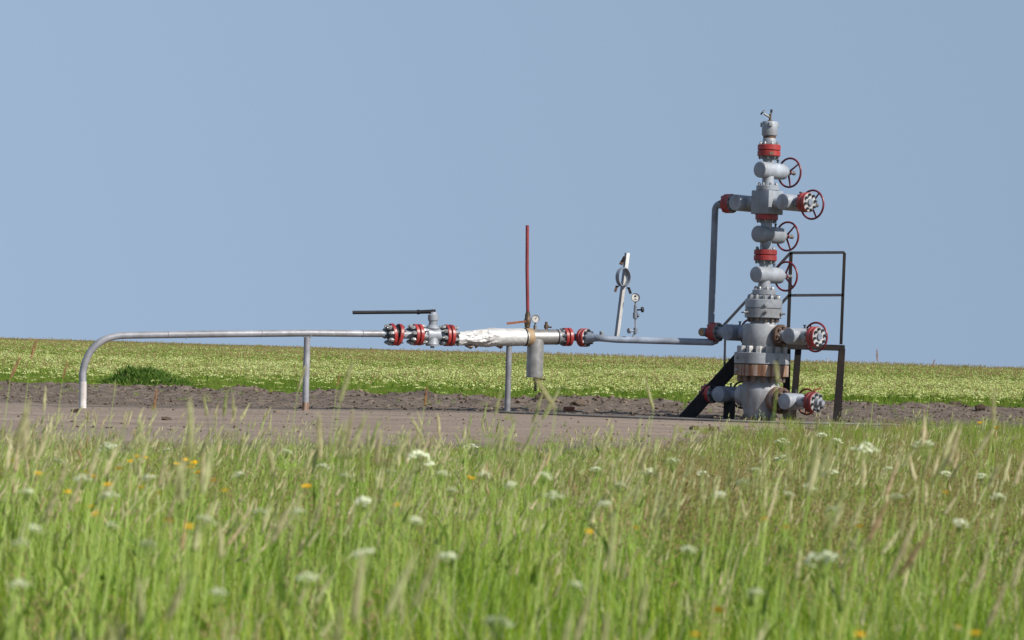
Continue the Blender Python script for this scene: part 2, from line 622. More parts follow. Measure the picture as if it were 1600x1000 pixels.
def ground_z(x, y):
    x, y = np.asarray(x, float), np.asarray(y, float)
    pad = np.interp(x, [-9, -4.4, -2, 0.2, 3, 9], [-0.07, -0.055, -0.02, 0.0, 0.0, 0.0])
    z = pad * sstep(20, 29, y)
    z = z + 0.36 * sstep(46, 135, y) - 1.2 * sstep(150, 420, y)
    inpad = sstep(-0.6, 0.6, y - edge_near(x)) * (1 - sstep(-0.3, 1.2, y - edge_far(x)))
    rough = inpad * sstep(34.0, 36.5, y + 0.5 * (fbm(x * 0.7, y * 0.7, 2) - 0.5))
    z = z + rough * (0.065 * (fbm(x * 2.2, y * 2.2, 21, 4) - 0.45) + 0.085 * (fbm(x * 7, y * 7, 22, 3) - 0.5))
    berm = np.exp(-((y - edge_far(x) + 0.9) / 0.7) ** 2) * fbm(x * 1.5, y * 1.5, 31, 3)
    z = z + 0.16 * berm * inpad
    grav = inpad * (1 - sstep(0.5, 3.0, y - edge_near(x)))
    z = z + grav * 0.05 * (fbm(x * 6, y * 6, 41, 3) - 0.5)
    for yr, dr in ((24.6, 0.03), (26.3, 0.035), (29.4, 0.022), (31.0, 0.022)):
        q = y - yr - 0.5 * (fbm(x * 0.25, x * 0 + yr, 53, 2) - 0.5)
        z = z + inpad * (1 - rough) * dr * (0.5 * np.exp(-((np.abs(q) - 0.3) / 0.12) ** 2) - np.exp(-(q / 0.17) ** 2)) * (0.5 + fbm(x * 1.3, y * 0 + yr, 54, 3))
    z = z + inpad * (1 - rough) * 0.012 * (fbm(x * 0.4, y * 4, 51, 3) - 0.5)
    return z


def gz(x, y):
    return float(ground_z(np.array([x]), np.array([y]))[0])


def axis_coords(lo, hi, step, far_lo, far_hi, grow=1.28):
    c = list(np.arange(lo, hi + step / 2, step))
    s, v = step, c[-1]
    while v < far_hi:
        s *= grow
        v += s
        c.append(v)
    s, v = step, c[0]
    while v > far_lo:
        s *= grow
        v -= s
        c.insert(0, v)
    return np.array(c)


gx = axis_coords(-7.5, 7.5, 0.055, -6000, 6000)
gy = axis_coords(22, 47, 0.06, -200, 9000, 1.12)
X, Yg = np.meshgrid(gx, gy)
Z = ground_z(X, Yg)
nx, ny = len(gx), len(gy)
gm = bpy.data.meshes.new('ground')
gm.vertices.add(nx * ny)
gm.vertices.foreach_set('co', np.stack([X, Yg, Z], -1).ravel())
ii = (np.arange(ny - 1)[:, None] * nx + np.arange(nx - 1)[None, :]).ravel()
quads = np.stack([ii, ii + 1, ii + nx + 1, ii + nx], -1)
gm.loops.add(quads.size)
gm.loops.foreach_set('vertex_index', quads.ravel())
gm.polygons.add(len(quads))
gm.polygons.foreach_set('loop_start', np.arange(len(quads)) * 4)
gm.polygons.foreach_set('loop_total', np.full(len(quads), 4))
gm.update(calc_edges=True)
gm.polygons.foreach_set('use_smooth', np.ones(len(quads), bool))
ca = gm.color_attributes.new('zone', 'FLOAT_COLOR', 'POINT')
zr = (1 - sstep(33.0, 34.6, Yg + 0.8 * (fbm(X * 0.7, Yg * 0.7, 2) - 0.5))) * sstep(0.4, 2.4, Yg - edge_near(X))
zg = np.clip(1 - sstep(-1.2, 0.2, Yg - edge_near(X)) + sstep(-0.2, 1.0, Yg - edge_far(X)), 0, 1)
ca.data.foreach_set('color', np.stack([zr, zg, zr * 0, zr * 0 + 1], -1).ravel())
gm.materials.append(M['soil'])
ground = bpy.data.objects.new('ground', gm)
COL.objects.link(ground)
ground['kind'] = 'structure'

# ------------------------------------------------------------------ the wellhead
TY = 34.0
PPM = F_PX / TY
base = at(1187, 657, TY)
LEAN = rad(0.32)
tree_m = Matrix.Translation((base.x, TY, 0)) @ Matrix.Rotation(LEAN, 4, 'Y') @ Matrix.Rotation(rad(-45), 4, 'Z')
well = root('wellhead', 'tall grey oil wellhead with stacked valves, red flanges and dark red handwheels', 'wellhead', None, mat=tree_m)
UP, WX, WY = Vector((0, 0, 1)), Vector((1, 0, 0)), Vector((0, 1, 0))


def Zp(py):
    return (657 - py) / PPM


def stack(name, rows, mat, seg=40, mats=None, mis=None, label=None):
    """a turned body on the wellhead axis; rows of (pixel row, radius in m)"""
    b = MB()
    prof = [(Zp(y), r) for y, r in rows]
    prof = [(prof[0][0], 0)] + prof + [(prof[-1][0], 0)]
    b.lathe((0, 0, 0), UP, prof, seg, mis=mis)
    return part(b, name, mats or mat, well, label=label)


def disc(y_top, y_bot, r, mats, n_up=0, n_dn=0, size=0.03, nmat=None, phase=0.2, label=None):
    q = flange(well, (0, 0, Zp(y_bot)), UP, r, Zp(y_top) - Zp(y_bot), mats, n_up, size, nmat, phase=phase, label=label)
    if n_dn:
        nuts(q, (0, 0, Zp(y_bot)), -UP, r * 0.78, n_dn, size, nmat or M['nut'], phase)
    return q


def handwheel(parent, c, d, R, mat=None, stemlen=0.09, spin=0.3):
    d = Vector(d).normalized()
    c = Vector(c)
    b = MB()
    b.torus(c + d * 0.012, d, R, 0.0125)
    u, w, _ = frame(d)
    for k in range(3):
        a = spin + k * 2 * math.pi / 3
        e = u * math.cos(a) + w * math.sin(a)
        b.tube([c - d * 0.01 + e * 0.02, c + d * 0.004 + e * R * 0.6, c + d * 0.012 + e * R], [0.013, 0.011, 0.010], 8)
    b.cyl(c - d * 0.025, c + d * 0.025, 0.03, 16)
    hw = part(b, 'handwheel', mat or M['wheel'], parent)
    return hw


def gate_valve(c, d=WY, r=0.098, t0=-0.165, t1=0.27, hw=0.385, R=0.172, mat=None, spin=0.3, wmat=None, cap=None, tip=True, label=None):
    """valve barrel along d with its blind end at t0, bonnet, stem and handwheel at the other end"""
    c = Vector(c)
    d = Vector(d)
    mat = mat or M['grey']
    b = MB()
    e = 0.012
    b.lathe(c, d, [(t0, 0), (t0, r - e), (t0 + e * 0.4, r - e * 0.3), (t0 + e * 1.2, r), (t1 - 0.07, r), (t1 - 0.06, r * 0.97), (t1, r * 0.96)], 40)
    v = part(b, 'valve_body', mat, well, label=label)
    b = MB().lathe(c, d, [(t1, r * 0.96), (t1 + 0.008, r * 0.86), (t1 + 0.03, r * 0.72), (t1 + 0.05, r * 0.5), (hw - 0.03, r * 0.42), (hw - 0.03, 0)], 28)
    part(b, 'bonnet', mat, v)
    nuts(v, c + d * (t1 + 0.004), d, r * 0.82, 6, 0.022, M['nut'])
    b = MB().cyl(c + d * (hw - 0.04), c + d * (hw + 0.02), 0.018, 14)
    if tip:
        b.cyl(c + d * (hw + 0.02), c + d * (hw + 0.075), 0.021, 14)
        b.cyl(c + d * (hw + 0.075), c + d * (hw + 0.11), 0.027, 14)
    part(b, 'stem', M['tin'], v)
    handwheel(v, c + d * hw, d, R, wmat, spin=spin)
    b = MB().cyl(c + d * (t1 - 0.1) + UP * r * 0.95, c + d * (t1 - 0.1) + UP * (r + 0.035), 0.012, 10)
    b.cyl(c + d * (t1 - 0.1) + UP * (r + 0.03), c + d * (t1 - 0.1) + UP * (r + 0.042), 0.019, 10)
    part(b, 'grease_fitting', M['nut_dark'], v)
    return v


G = [M['red'], M['grey']]
GP = [M['red'], M['pale']]
GG = [M['grey'], M['grey']]
# base casing head, shaped like a bell
stack('casing_head', [(659, 0.17), (652, 0.185), (645, 0.195), (632, 0.225), (622, 0.245), (612, 0.25), (606, 0.245), (601, 0.222), (597, 0.212), (588, 0.212)], M['grey_worn'], 56)
q = disc(654, 662, 0.24, [M['rust'], M['rust']], 12, 0, 0.045, M['nut_rust'])
disc(570, 588, 0.325, [M['rust_run'], M['rust_run']], 0, 14, 0.075, M['nut_rust'], phase=0.1, label='rust streaked lower flange of the casing head')
b = MB().cyl((0, 0, Zp(570.2)), (0, 0, Zp(568.8)), 0.30, 48, 0)
part(b, 'seal_ring', M['black'], well)
disc(551.5, 569, 0.33, [M['grey_worn'], M['grey_worn']], 14, 0, 0.088, M['nut_pale'], phase=0.1)
# spool with the middle wings
stack('spool', [(552, 0.235), (541, 0.235), (540, 0.24), (509, 0.24), (507, 0.232), (506, 0.16), (503, 0.148), (496, 0.148)], M['grey_worn'], 56)
disc(482.6, 497, 0.222, [M['grey_worn'], M['grey_worn']], 0, 12, 0.044, M['nut_rust'])
disc(468, 482, 0.222, GG, 12, 0, 0.05)
b = MB().cyl((0, 0, Zp(482.8)), (0, 0, Zp(481.8)), 0.205, 48, 0)
part(b, 'seal_ring', M['black'], well)
for a, zz in ((-150, 489), (-88, 488), (-30, 490), (30, 489), (150, 489), (-88, 476.5), (90, 489)):
    e = Vector((math.cos(rad(a + 45)), math.sin(rad(a + 45)), 0))
    p0 = e * 0.215 + UP * Zp(zz)
    b = MB().cyl(p0, p0 + e * 0.03, 0.021, 12)
    if zz > 480:
        b.cyl(p0 + e * 0.03, p0 + e * 0.075, 0.009, 10)
    part(b, 'lock_screw', M['nut'], well)
for a, zz in ((-155, 560), (-60, 562), (-155, 579)):
    e = Vector((math.cos(rad(a + 45)), math.sin(rad(a + 45)), 0))
    p0 = e * 0.32 + UP * Zp(zz)
    b = MB().cyl(p0, p0 + e * 0.035, 0.018, 12)
    part(b, 'lock_screw', M['nut'], well)
# master valves
disc(461.5, 468, 0.15, GG)
disc(453, 461, 0.141, GG, 8, 0, 0.036)
stack('neck', [(455, 0.085), (449, 0.078), (440, 0.070), (430, 0.069)], M['grey'])
gate_valve((0, 0, Zp(429.5)), spin=1.9, R=0.174)
stack('neck', [(430, 0.069), (407, 0.069)], M['grey'])
disc(399, 407.3, 0.138, G, 0, 8, 0.032)
disc(390.4, 398.2, 0.138, G, 8, 0, 0.032)
b = MB().cyl((0, 0, Zp(399.5)), (0, 0, Zp(397.8)), 0.12, 40, 0)
part(b, 'seal_ring', M['black'], well)
stack('neck', [(392, 0.069), (366, 0.067)], M['grey'])
gate_valve((0, 0, Zp(366.5)), r=0.1, spin=0.2, R=0.172)
stack('neck', [(366, 0.067), (342, 0.067)], M['grey'])
disc(335.3, 343.6, 0.136, G, 0, 8, 0.032)
# cross block
b = MB().box((0, 0, (Zp(298) + Zp(335)) / 2), (0.272, 0.272, Zp(298) - Zp(335)))
part(b, 'cross_block', M['grey'], well, bevel=0.006)
disc(290, 297.8, 0.138, GG, 8, 0, 0.032)
stack('neck', [(291, 0.071), (266, 0.069)], M['grey'])
gate_valve((0, 0, Zp(266)), spin=2.5, R=0.174)
stack('neck', [(266, 0.069), (244, 0.069)], M['grey'])
disc(235.6, 244, 0.138, G, 0, 8, 0.032)
disc(226, 234.7, 0.138, G, 8, 0, 0.032)
e_ = Vector((0.38, -0.925, 0)).normalized()
e_ = Vector((math.cos(rad(-82 + 45)), math.sin(rad(-82 + 45)), 0))
part(MB().box(e_ * 0.1385 + UP * Zp(240), (0.05, 0.004, 0.032), UP.cross(e_), e_, UP), 'tag_plate', M['bronze'], well)
b = MB().cyl((0, 0, Zp(236)), (0, 0, Zp(234.4)), 0.12, 40, 0)
part(b, 'seal_ring', M['black'], well)
stack('tree_cap', [(227, 0.078), (217, 0.080), (215.5, 0.074), (212.5, 0.074), (211.5, 0.090), (210.5, 0.094), (192, 0.095), (190.5, 0.09), (189.5, 0.085)], M['grey'])
b = MB().cyl((0, 0, Zp(215.7)), (0, 0, Zp(212.7)), 0.0765, 32, 0)
part(b, 'thread_ring', M['rust'], well)
for a in (-45, 75, 195):
    e = Vector((math.cos(rad(a)), math.sin(rad(a)), 0))
    b = MB().box(e * 0.1 + UP * Zp(194.5), (0.035, 0.04, 0.055), e, UP.cross(e), UP)
    part(b, 'lug', M['grey'], well, bevel=0.004)
# small needle valve on the very top
b = MB().cyl((0, 0, Zp(190)), (0, 0, Zp(187.5)), 0.03, 12)
b.cyl((0, 0, Zp(187.5)), (0, 0, Zp(178)), 0.016, 10)
nv = part(b, 'needle_valve', M['bronze'], well)
sx = Vector((0.707, 0.707, 0))     # screen right
b = MB().cyl(UP * Zp(183), UP * Zp(177.5) - sx * 0.075, 0.014, 10)
b.cyl(UP * Zp(181), UP * Zp(175.5) + sx * 0.012, 0.012, 10)
part(b, 'needle_stem', M['tin'], nv)
hd = (UP * 0.75 - sx).normalized()
b = MB().cyl(UP * Zp(176.4) - sx * 0.088, UP * Zp(176.4) - sx * 0.088 + hd * 0.018, 0.034, 16)
b.cyl(UP * Zp(175.5) + sx * 0.012, UP * Zp(170.5) + sx * 0.012, 0.014, 10)
part(b, 'needle_knob', M['ink'], nv)


def wing(z, sgn, x_root, xv, x_end, r_neck=0.066, n=8, fr=0.117, hw=0.385, collar=None, R=0.172, lmat=None, blind=True, hub=0.0, wmat=None, tip=True, spin=0.6):
    """side arm: neck, gate valve across it and a red flange pair at the end"""
    d = WX * sgn
    mat = lmat or M['grey']
    b = MB().lathe(UP * z, d, [(x_root, 0), (x_root, r_neck), (x_end - 0.1, r_neck), (x_end - 0.1, 0)], 32)
    part(b, 'wing_neck', mat, well)
    gate_valve(UP * z + d * xv, hw=hw, R=R, t1=min(0.27, hw - 0.1), mat=mat, wmat=wmat, tip=tip, spin=spin)
    a, e = flange_pair(well, UP * z + d * (x_end - 0.055), d, fr, 0.05, GP, n, 0.034, nmat=M['nut_dark'], gap=0.008)
    if blind and hub:
        b = MB().lathe(UP * z + d * x_end, d, [(-0.01, 0.055), (0.05, 0.05), (0.055, 0.03), (0.1, 0.03), (0.1, 0)], 20)
        part(b, 'plug', M['grey'], e)
    elif blind:
        b = MB().lathe(UP * z + d * x_end, d, [(-0.01, 0.042), (0.02, 0.04), (0.024, 0)], 20)
        part(b, 'plug', M['grey_dark'], e)
    if collar:
        x0, x1, r, mt, nn, ns = collar
        flange(well, UP * z + d * x0, d, r, x1 - x0, [mt, mt], nn, ns, M['nut_rust'])


wing(Zp(317), 1, 0.12, 0.368, 0.65, spin=2.2)
wing(Zp(317), -1, 0.12, 0.368, 0.65, blind=False)
wing(Zp(524), 1, 0.2, 0.53, 0.86, fr=0.119, hw=0.335, collar=(0.255, 0.305, 0.135, M['rust'], 8, 0.036), spin=1.0)
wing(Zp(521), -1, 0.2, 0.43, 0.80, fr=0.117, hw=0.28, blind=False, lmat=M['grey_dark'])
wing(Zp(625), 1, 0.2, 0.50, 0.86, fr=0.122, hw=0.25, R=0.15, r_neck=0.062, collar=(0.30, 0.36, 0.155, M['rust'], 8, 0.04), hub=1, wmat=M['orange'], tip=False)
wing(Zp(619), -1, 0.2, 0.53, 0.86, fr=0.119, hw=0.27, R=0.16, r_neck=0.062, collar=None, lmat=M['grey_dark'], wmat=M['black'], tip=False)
# collars of the lower arms
b = MB().lathe(UP * Zp(623), WX, [(0.2, 0.145), (0.25, 0.152), (0.298, 0.152), (0.298, 0)], 36)
part(b, 'collar', M['rusty'], well)
b = MB().lathe(UP * Zp(619), -WX, [(0.2, 0.14), (0.30, 0.13), (0.31, 0)], 36)
part(b, 'collar', M['grey_worn'], well)
# rusty L-shaped lever on the lower right arm
lp = UP * Zp(617) + WX * 0.66 + WY * 0.2
b = MB().bar(lp, lp + UP * 0.085, 0.022, 0.022)
b.bar(lp + UP * 0.085, lp + UP * 0.105 + sx * 0.075, 0.024, 0.02)
part(b, 'lever', M['orange'], well)
# riser pipe from the upper left arm down to the flow line tee
zt, zb = Zp(317), Zp(524)
pts = [UP * zt - WX * 0.64]
xr = 0.82
for k in range(9):
    a = rad(90 * k / 8)
    pts.append(UP * (zt - 0.085 + 0.085 * math.cos(a)) - WX * (xr - 0.085 + 0.085 * math.sin(a)))
pts.append(UP * (Zp(420)) - WX * xr)
pts.append(UP * zb - WX * xr)
b = MB().tube(pts, 0.040, 24)
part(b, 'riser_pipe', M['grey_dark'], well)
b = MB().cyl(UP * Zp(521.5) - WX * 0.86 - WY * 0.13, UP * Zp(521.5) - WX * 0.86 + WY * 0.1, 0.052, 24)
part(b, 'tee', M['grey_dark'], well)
b = MB().cyl(UP * Zp(521.5) - WX * 0.86 - WY * 0.1305, UP * Zp(521.5) - WX * 0.86 - WY * 0.134, 0.046, 24)
part(b, 'tee_cap', M['tan'], well)
# steel foot under the lower left arm
b = MB().box((-0.50, 0.02, 0.09), (0.10, 0.10, 0.24))
b.box((-0.50, 0.02, -0.02), (0.22, 0.22, 0.03))
part(b, 'foot', M['black'], well)

# ------------------------------------------------------------------ stair and platform behind the wellhead
YF, YB = 34.5, 35.1
st = root('stair_platform', 'dark steel stair and small railed platform behind the wellhead', 'platform', (at(1250, 658, YF).x, YF, 0))
for Y, lab in ((YF, None), (YB, None)):
    p0, p1 = at(1068, 660, Y), at(1176, 538, Y)
    p0.z = max(p0.z, -0.05)
    d = (p1 - p0).normalized()
    nrm = Vector((-d.z, 0, d.x))
    b = MB()
    b.bar(p0, p1, 0.012, 0.155, (0, 1, 0))
    for sg in (-1, 1):
        b.bar(p0 + nrm * sg * 0.0795 + Vector((0, 0.02 if Y == YF else -0.02, 0)), p1 + nrm * sg * 0.0795 + Vector((0, 0.02 if Y == YF else -0.02, 0)), 0.05, 0.008, (0, 1, 0))
    part(b, 'stringer', M['black'], st)
for k in range(4):
    a = at(1068 + 21.5 * (k + 1), 660 - 24.4 * (k + 1), YF)
    b = MB().box((a.x, (YF + YB) / 2, a.z), (0.17, YB - YF - 0.03, 0.014))
    part(b, 'tread', M['black'], st)
zl = at(1250, 537, YF).z
xl, xr_ = at(1176, 537, YF).x, at(1321, 537, YF).x
for k in range(6):
    x0 = xl + (xr_ - xl) * k / 6
    b = MB().box((x0 + (xr_ - xl) / 12, (YF + YB) / 2, zl - 0.004), ((xr_ - xl) / 6 - 0.012, YB - YF, 0.008))
    part(b, 'deck_plate', M['brown_steel'], st)
for Y, s_ in ((YF + 0.006, 1), (YB - 0.006, -1)):
    b = MB().box(((xl + xr_) / 2, Y, zl - 0.04), (xr_ - xl - 0.01, 0.008, 0.06))
    b.box(((xl + xr_) / 2, Y + s_ * 0.025, zl - 0.066), (xr_ - xl - 0.01, 0.05, 0.007))
    part(b, 'deck_beam', M['brown_steel'], st)


def angle_leg(px0, py0, px1, py1, Y, w, mat, flip=1):
    p1, p0 = at(px0, py0, Y), at(px1, py1, Y)
    p0.z = gz(p0.x, Y) - 0.03
    d = (p1 - p0).normalized()
    b = MB()
    b.bar(p0, p1, w, 0.008, (1, 0, 0))
    off = Vector((flip * (w / 2 - 0.004), 0.004 + w / 2, 0))
    b.bar(p0 + off, p1 + off, 0.008, w, (1, 0, 0))
    part(b, 'leg', mat, st)


angle_leg(1316, 545, 1306.5, 661, YF, 0.072, M['brown_steel'], -1)
angle_leg(1248, 543, 1238.5, 660, YF + 0.06, 0.072, M['brown_steel'], -1)
angle_leg(1317, 545, 1310, 660, YB - 0.08, 0.06, M['brown_steel'], -1)
angle_leg(1230, 543, 1228, 659, YB - 0.08, 0.085, M['black'], 1)
# railing
RB = YB - 0.03
for px0, py0, px1, py1, w in ((1319.5, 395, 1314, 538, 0.034), (1236, 395, 1231, 538, 0.040)):
    b = MB().bar(at(px1, py1, RB), at(px0, py0, RB), w, 0.034, (1, 0, 0))
    part(b, 'rail_post', M['brown_steel'], st)
b = MB().bar(at(1131, 612, RB), at(1133.5, 506, RB), 0.026, 0.026, (1, 0, 0))
part(b, 'rail_post', M['rail'], st)
for A, B in (((1236, 395), (1319.5, 394.5)), ((1234, 461.5), (1317, 461)), ((1236, 394), (1131, 508)), ((1233, 461), (1160, 540))):
    b = MB().bar(at(*A, RB), at(*B, RB), 0.034, 0.034, (0, 1, 0))
    part(b, 'rail', M['rail'], st)

# ------------------------------------------------------------------ flow line from the wellhead to the left
UPW = Vector((0, 0, 1))
F = [M['red'], M['nut_dark']]
FW = [M['red'], M['grey']]
# right stretch, from the wellhead tee to the angled flange
YP = 34.53
pA, pB = at(1113, 534.8, YP), at(950, 530.2, YP - 0.02)
fc = at(912, 527.6, 34.66)                       # centre between the angled flanges
fd = Vector((0.80, -0.60, 0.0))
fp = root('flow_pipe', 'blue-grey horizontal flow pipe between wellhead and angled red flange', 'pipe', (pB.x, pB.y, pB.z))
nk = fc + fd * 0.16
mid = nk + fd * 0.10
pts = [nk, nk + fd * 0.04]
for k in range(1, 8):
    t = k / 8
    pts.append((nk + fd * 0.05) * (1 - t) ** 2 + mid * 2 * t * (1 - t) + (pB + (pA - pB).normalized() * 0.1) * t * t)
pts += [pB + (pA - pB).normalized() * 0.12, pA, pA + Vector((0.05, 0.10, 0.02))]
part(MB().tube(pts, 0.041, 24), 'pipe', M['grey_dark'], fp)
e1 = flange(fp, fc + fd * 0.012, fd, 0.112, 0.042, [M['red'], M['pale']], 8, 0.038, M['nut_dark'])
b = MB().lathe(fc + fd * 0.067, fd, [(0, 0.075), (0.05, 0.06), (0.1, 0.044), (0.14, 0.043)], 28)
part(b, 'weld_neck', M['grey_dark'], e1)
n0 = at(940, 524, YP)
b = MB().cyl(n0 - UPW * 0.05, n0 + UPW * 0.025, 0.026, 16)
b.cyl(n0 + UPW * 0.025, n0 + UPW * 0.05, 0.032, 6)
part(b, 'nipple', M['grey'], fp)

# tube stretch with the wrapped pipe
V1 = at(714, 527, 34.03)
V2 = at(894, 526.5, 34.66)
ax = (V2 - V1).normalized()


def on_axis(px):
    lo, hi = -3.0, 3.0
    for _ in range(40):
        m_ = (lo + hi) / 2
        p = V1 + ax * m_
        q_ = CAM_M.inverted() @ p
        if 800 + F_PX * q_.x / -q_.z < px:
            lo = m_
        else:
            hi = m_
    return V1 + ax * lo


wp = root('wrapped_pipe', 'thick pipe wrapped in crumpled silver foil with a hanging tin cylinder', 'pipe', (V1.x, V1.y, 0))
# crumpled foil
a0, a1 = on_axis(713), on_axis(823)
b = MB()
seg, rows = 56, 90
u, w, _ = frame(ax)
L = (a1 - a0).length
grid = []
for i in range(rows + 1):
    t = i / rows
    base_r = 0.106 if t > 0.42 else 0.078 + 0.023 * max(0, min(1, (t - 0.22) / 0.2))
    cr = 1.0 if t < 0.42 else max(0.12, 1 - (t - 0.42) * 5)
    ring = []
    for k in range(seg):
        a = 2 * math.pi * k / seg
        e = u * math.cos(a) + w * math.sin(a)
        n1 = float(fbm(np.array([t * 5 + 1.6 * math.cos(a)]), np.array([1.6 * math.sin(a) + 3 * t]), 71, 3)[0]) - 0.5
        n2 = abs(float(vnoise(np.array([t * 9 + 2 * math.cos(a)]), np.array([2.5 * math.sin(a) - t * 4]), 75)[0]) - 0.5)
        r_ = base_r + cr * (0.075 * n1 - 0.035 * n2 + 0.010)
        sag = -UPW * 0.012 * cr * (1 - t)
        ring.append(len(b.v))
        b.v.append(a0 + ax * (L * t) + e * r_ + sag)
    grid.append(ring)
for r0, r1 in zip(grid, grid[1:]):
    for k in range(seg):
        j = (k + 1) % seg
        b.face((r0[k], r0[j], r1[j], r1[k]))
b.face(grid[0][::-1])
b.face(grid[-1])
fo = part(b, 'foil_wrap', M['foil'], wp, ang=28)
for px_, dx in ((731, 0.04), (746, -0.02), (779, 0.03)):
    c = on_axis(px_) - UPW * 0.098
    b = MB()
    i0 = len(b.v)
    for p in ((-0.05, 0, 0.03), (0.05, 0, 0.03), (0.03 + dx, -0.02, -0.02), (dx, 0.01, -0.045), (-0.03, -0.015, -0.015)):
        b.v.append(c + Vector(p))
    for p in ((-0.05, 0.006, 0.03), (0.05, 0.006, 0.03), (0.03 + dx, -0.014, -0.02), (dx, 0.016, -0.045), (-0.03, -0.009, -0.015)):
        b.v.append(c + Vector(p))
    b.face((0, 1, 2, 3, 4))
    b.face((9, 8, 7, 6, 5))
    for k in range(5):
        j = (k + 1) % 5
        b.face((k, 5 + k, 5 + j, j))
    part(b, 'foil_shred', M['rusty'], fo)
b = MB().cyl(on_axis(820.5), on_axis(831.5), 0.109, 40)
part(b, 'band', M['tan'], wp)
b = MB().cyl(on_axis(818.5), on_axis(820.6), 0.1115, 40)
part(b, 'clamp_ring', M['black'], wp)
b = MB().cyl(on_axis(822), on_axis(870), 0.093, 40)
part(b, 'pipe', M['tin'], wp, label='bare tin sleeve of the wrapped pipe, stained tan')
b = MB().cyl(on_axis(868.5), on_axis(870.5), 0.0955, 40)
part(b, 'clamp_ring', M['black'], wp)
b = MB().lathe(on_axis(869), ax, [(0, 0), (0, 0.088), (0.1, 0.084), (0.13, 0.075), (0.13, 0)], 36)
part(b, 'pipe_end', M['grey'], wp)
fcR = on_axis(885.5)
flange_pair(wp, fcR, ax, 0.112, 0.044, F, 8, 0.040, nmat=M['nut_dark'], sides=(1, 0))
# short bent neck between the two flanges at the corner
nk0, nk1 = fcR + ax * 0.05, fc - fd * 0.05
b = MB().tube([nk0, nk0 + ax * 0.05, (nk0 + nk1) / 2 + Vector((0, 0.03, 0)), nk1 - fd * 0.05, nk1], 0.045, 20)
part(b, 'neck', M['grey_dark'], wp)
flange(wp, fc - fd * 0.0, -fd, 0.112, 0.042, FW, 0)
# hanging tin cylinder
ct = on_axis(837)
cb = at(835, 589.5, ct.y)
b = MB().cyl(ct + (ct - cb).normalized() * -0.03, cb, 0.101, 40, 0.004)
can = part(b, 'tin_cylinder', M['can'], wp)
b = MB().lathe(cb, ct - cb, [(-0.002, 0), (-0.002, 0.104), (0.012, 0.1045), (0.012, 0.1)], 40)
part(b, 'rim', M['tin'], can)
db = at(836.5, 611, ct.y)
dt = Vector((db.x, ct.y, cb.z))
b = MB().cyl(dt + UPW * 0.01, dt - UPW * 0.05, 0.032, 14)
b.cyl(dt - UPW * 0.04, db, 0.016, 12)
dr = part(b, 'drain_tap', M['brown_steel'], wp)
b = MB().bar(dt + Vector((0.02, -0.01, -0.022)), dt + Vector((0.12, -0.02, -0.022)), 0.02, 0.02)
part(b, 'tap_handle', M['rust'], dr)
# support post
pt, pb = on_axis(796), at(792.5, 645, on_axis(796).y)
pb.z = gz(pb.x, pb.y) - 0.04
part(MB().cyl(pb, Vector((pt.x, pt.y, pt.z - 0.08)), 0.036, 24), 'support_post', M['pipe'], wp)

# vent pipe with its shut-off tap on the wrapped pipe
vb = on_axis(823.5) + UPW * 0.095
vt = at(824, 352, vb.y)
vp = root('vent_pipe', 'thin upright red pipe with a bronze tap and orange lever on the wrapped pipe', 'pipe', vb)
z0 = at(822, 488, vb.y)
b = MB().tube([Vector((vb.x, vb.y, z0.z - 0.02)), (Vector((vb.x, vb.y, z0.z)) + vt) / 2 + Vector((-0.006, 0, 0)), vt], 0.0205, 16)
part(b, 'pipe', M['rod_red'], vp)
zc = at(821, 502, vb.y)
b = MB().lathe(vb, UPW, [(-0.02, 0), (-0.02, 0.022), (0.02, 0.024), (0.03, 0.036), (0.06, 0.036), (0.075, 0.042), (0.12, 0.042), (0.135, 0.036), (0.185, 0.034), (0.19, 0.026), (0.215, 0.026), (0.215, 0)], 10)
tp = part(b, 'tap', M['bronze'], vp)
b = MB().bar(Vector((vb.x, vb.y - 0.03, zc.z)), at(811, 503.3, vb.y - 0.03), 0.014, 0.024, (0, 1, 0))
b.bar(at(811, 503.4, vb.y - 0.03), at(792, 505.6, vb.y - 0.06), 0.022, 0.028, (0, 1, 0))
part(b, 'lever', M['orange'], tp)


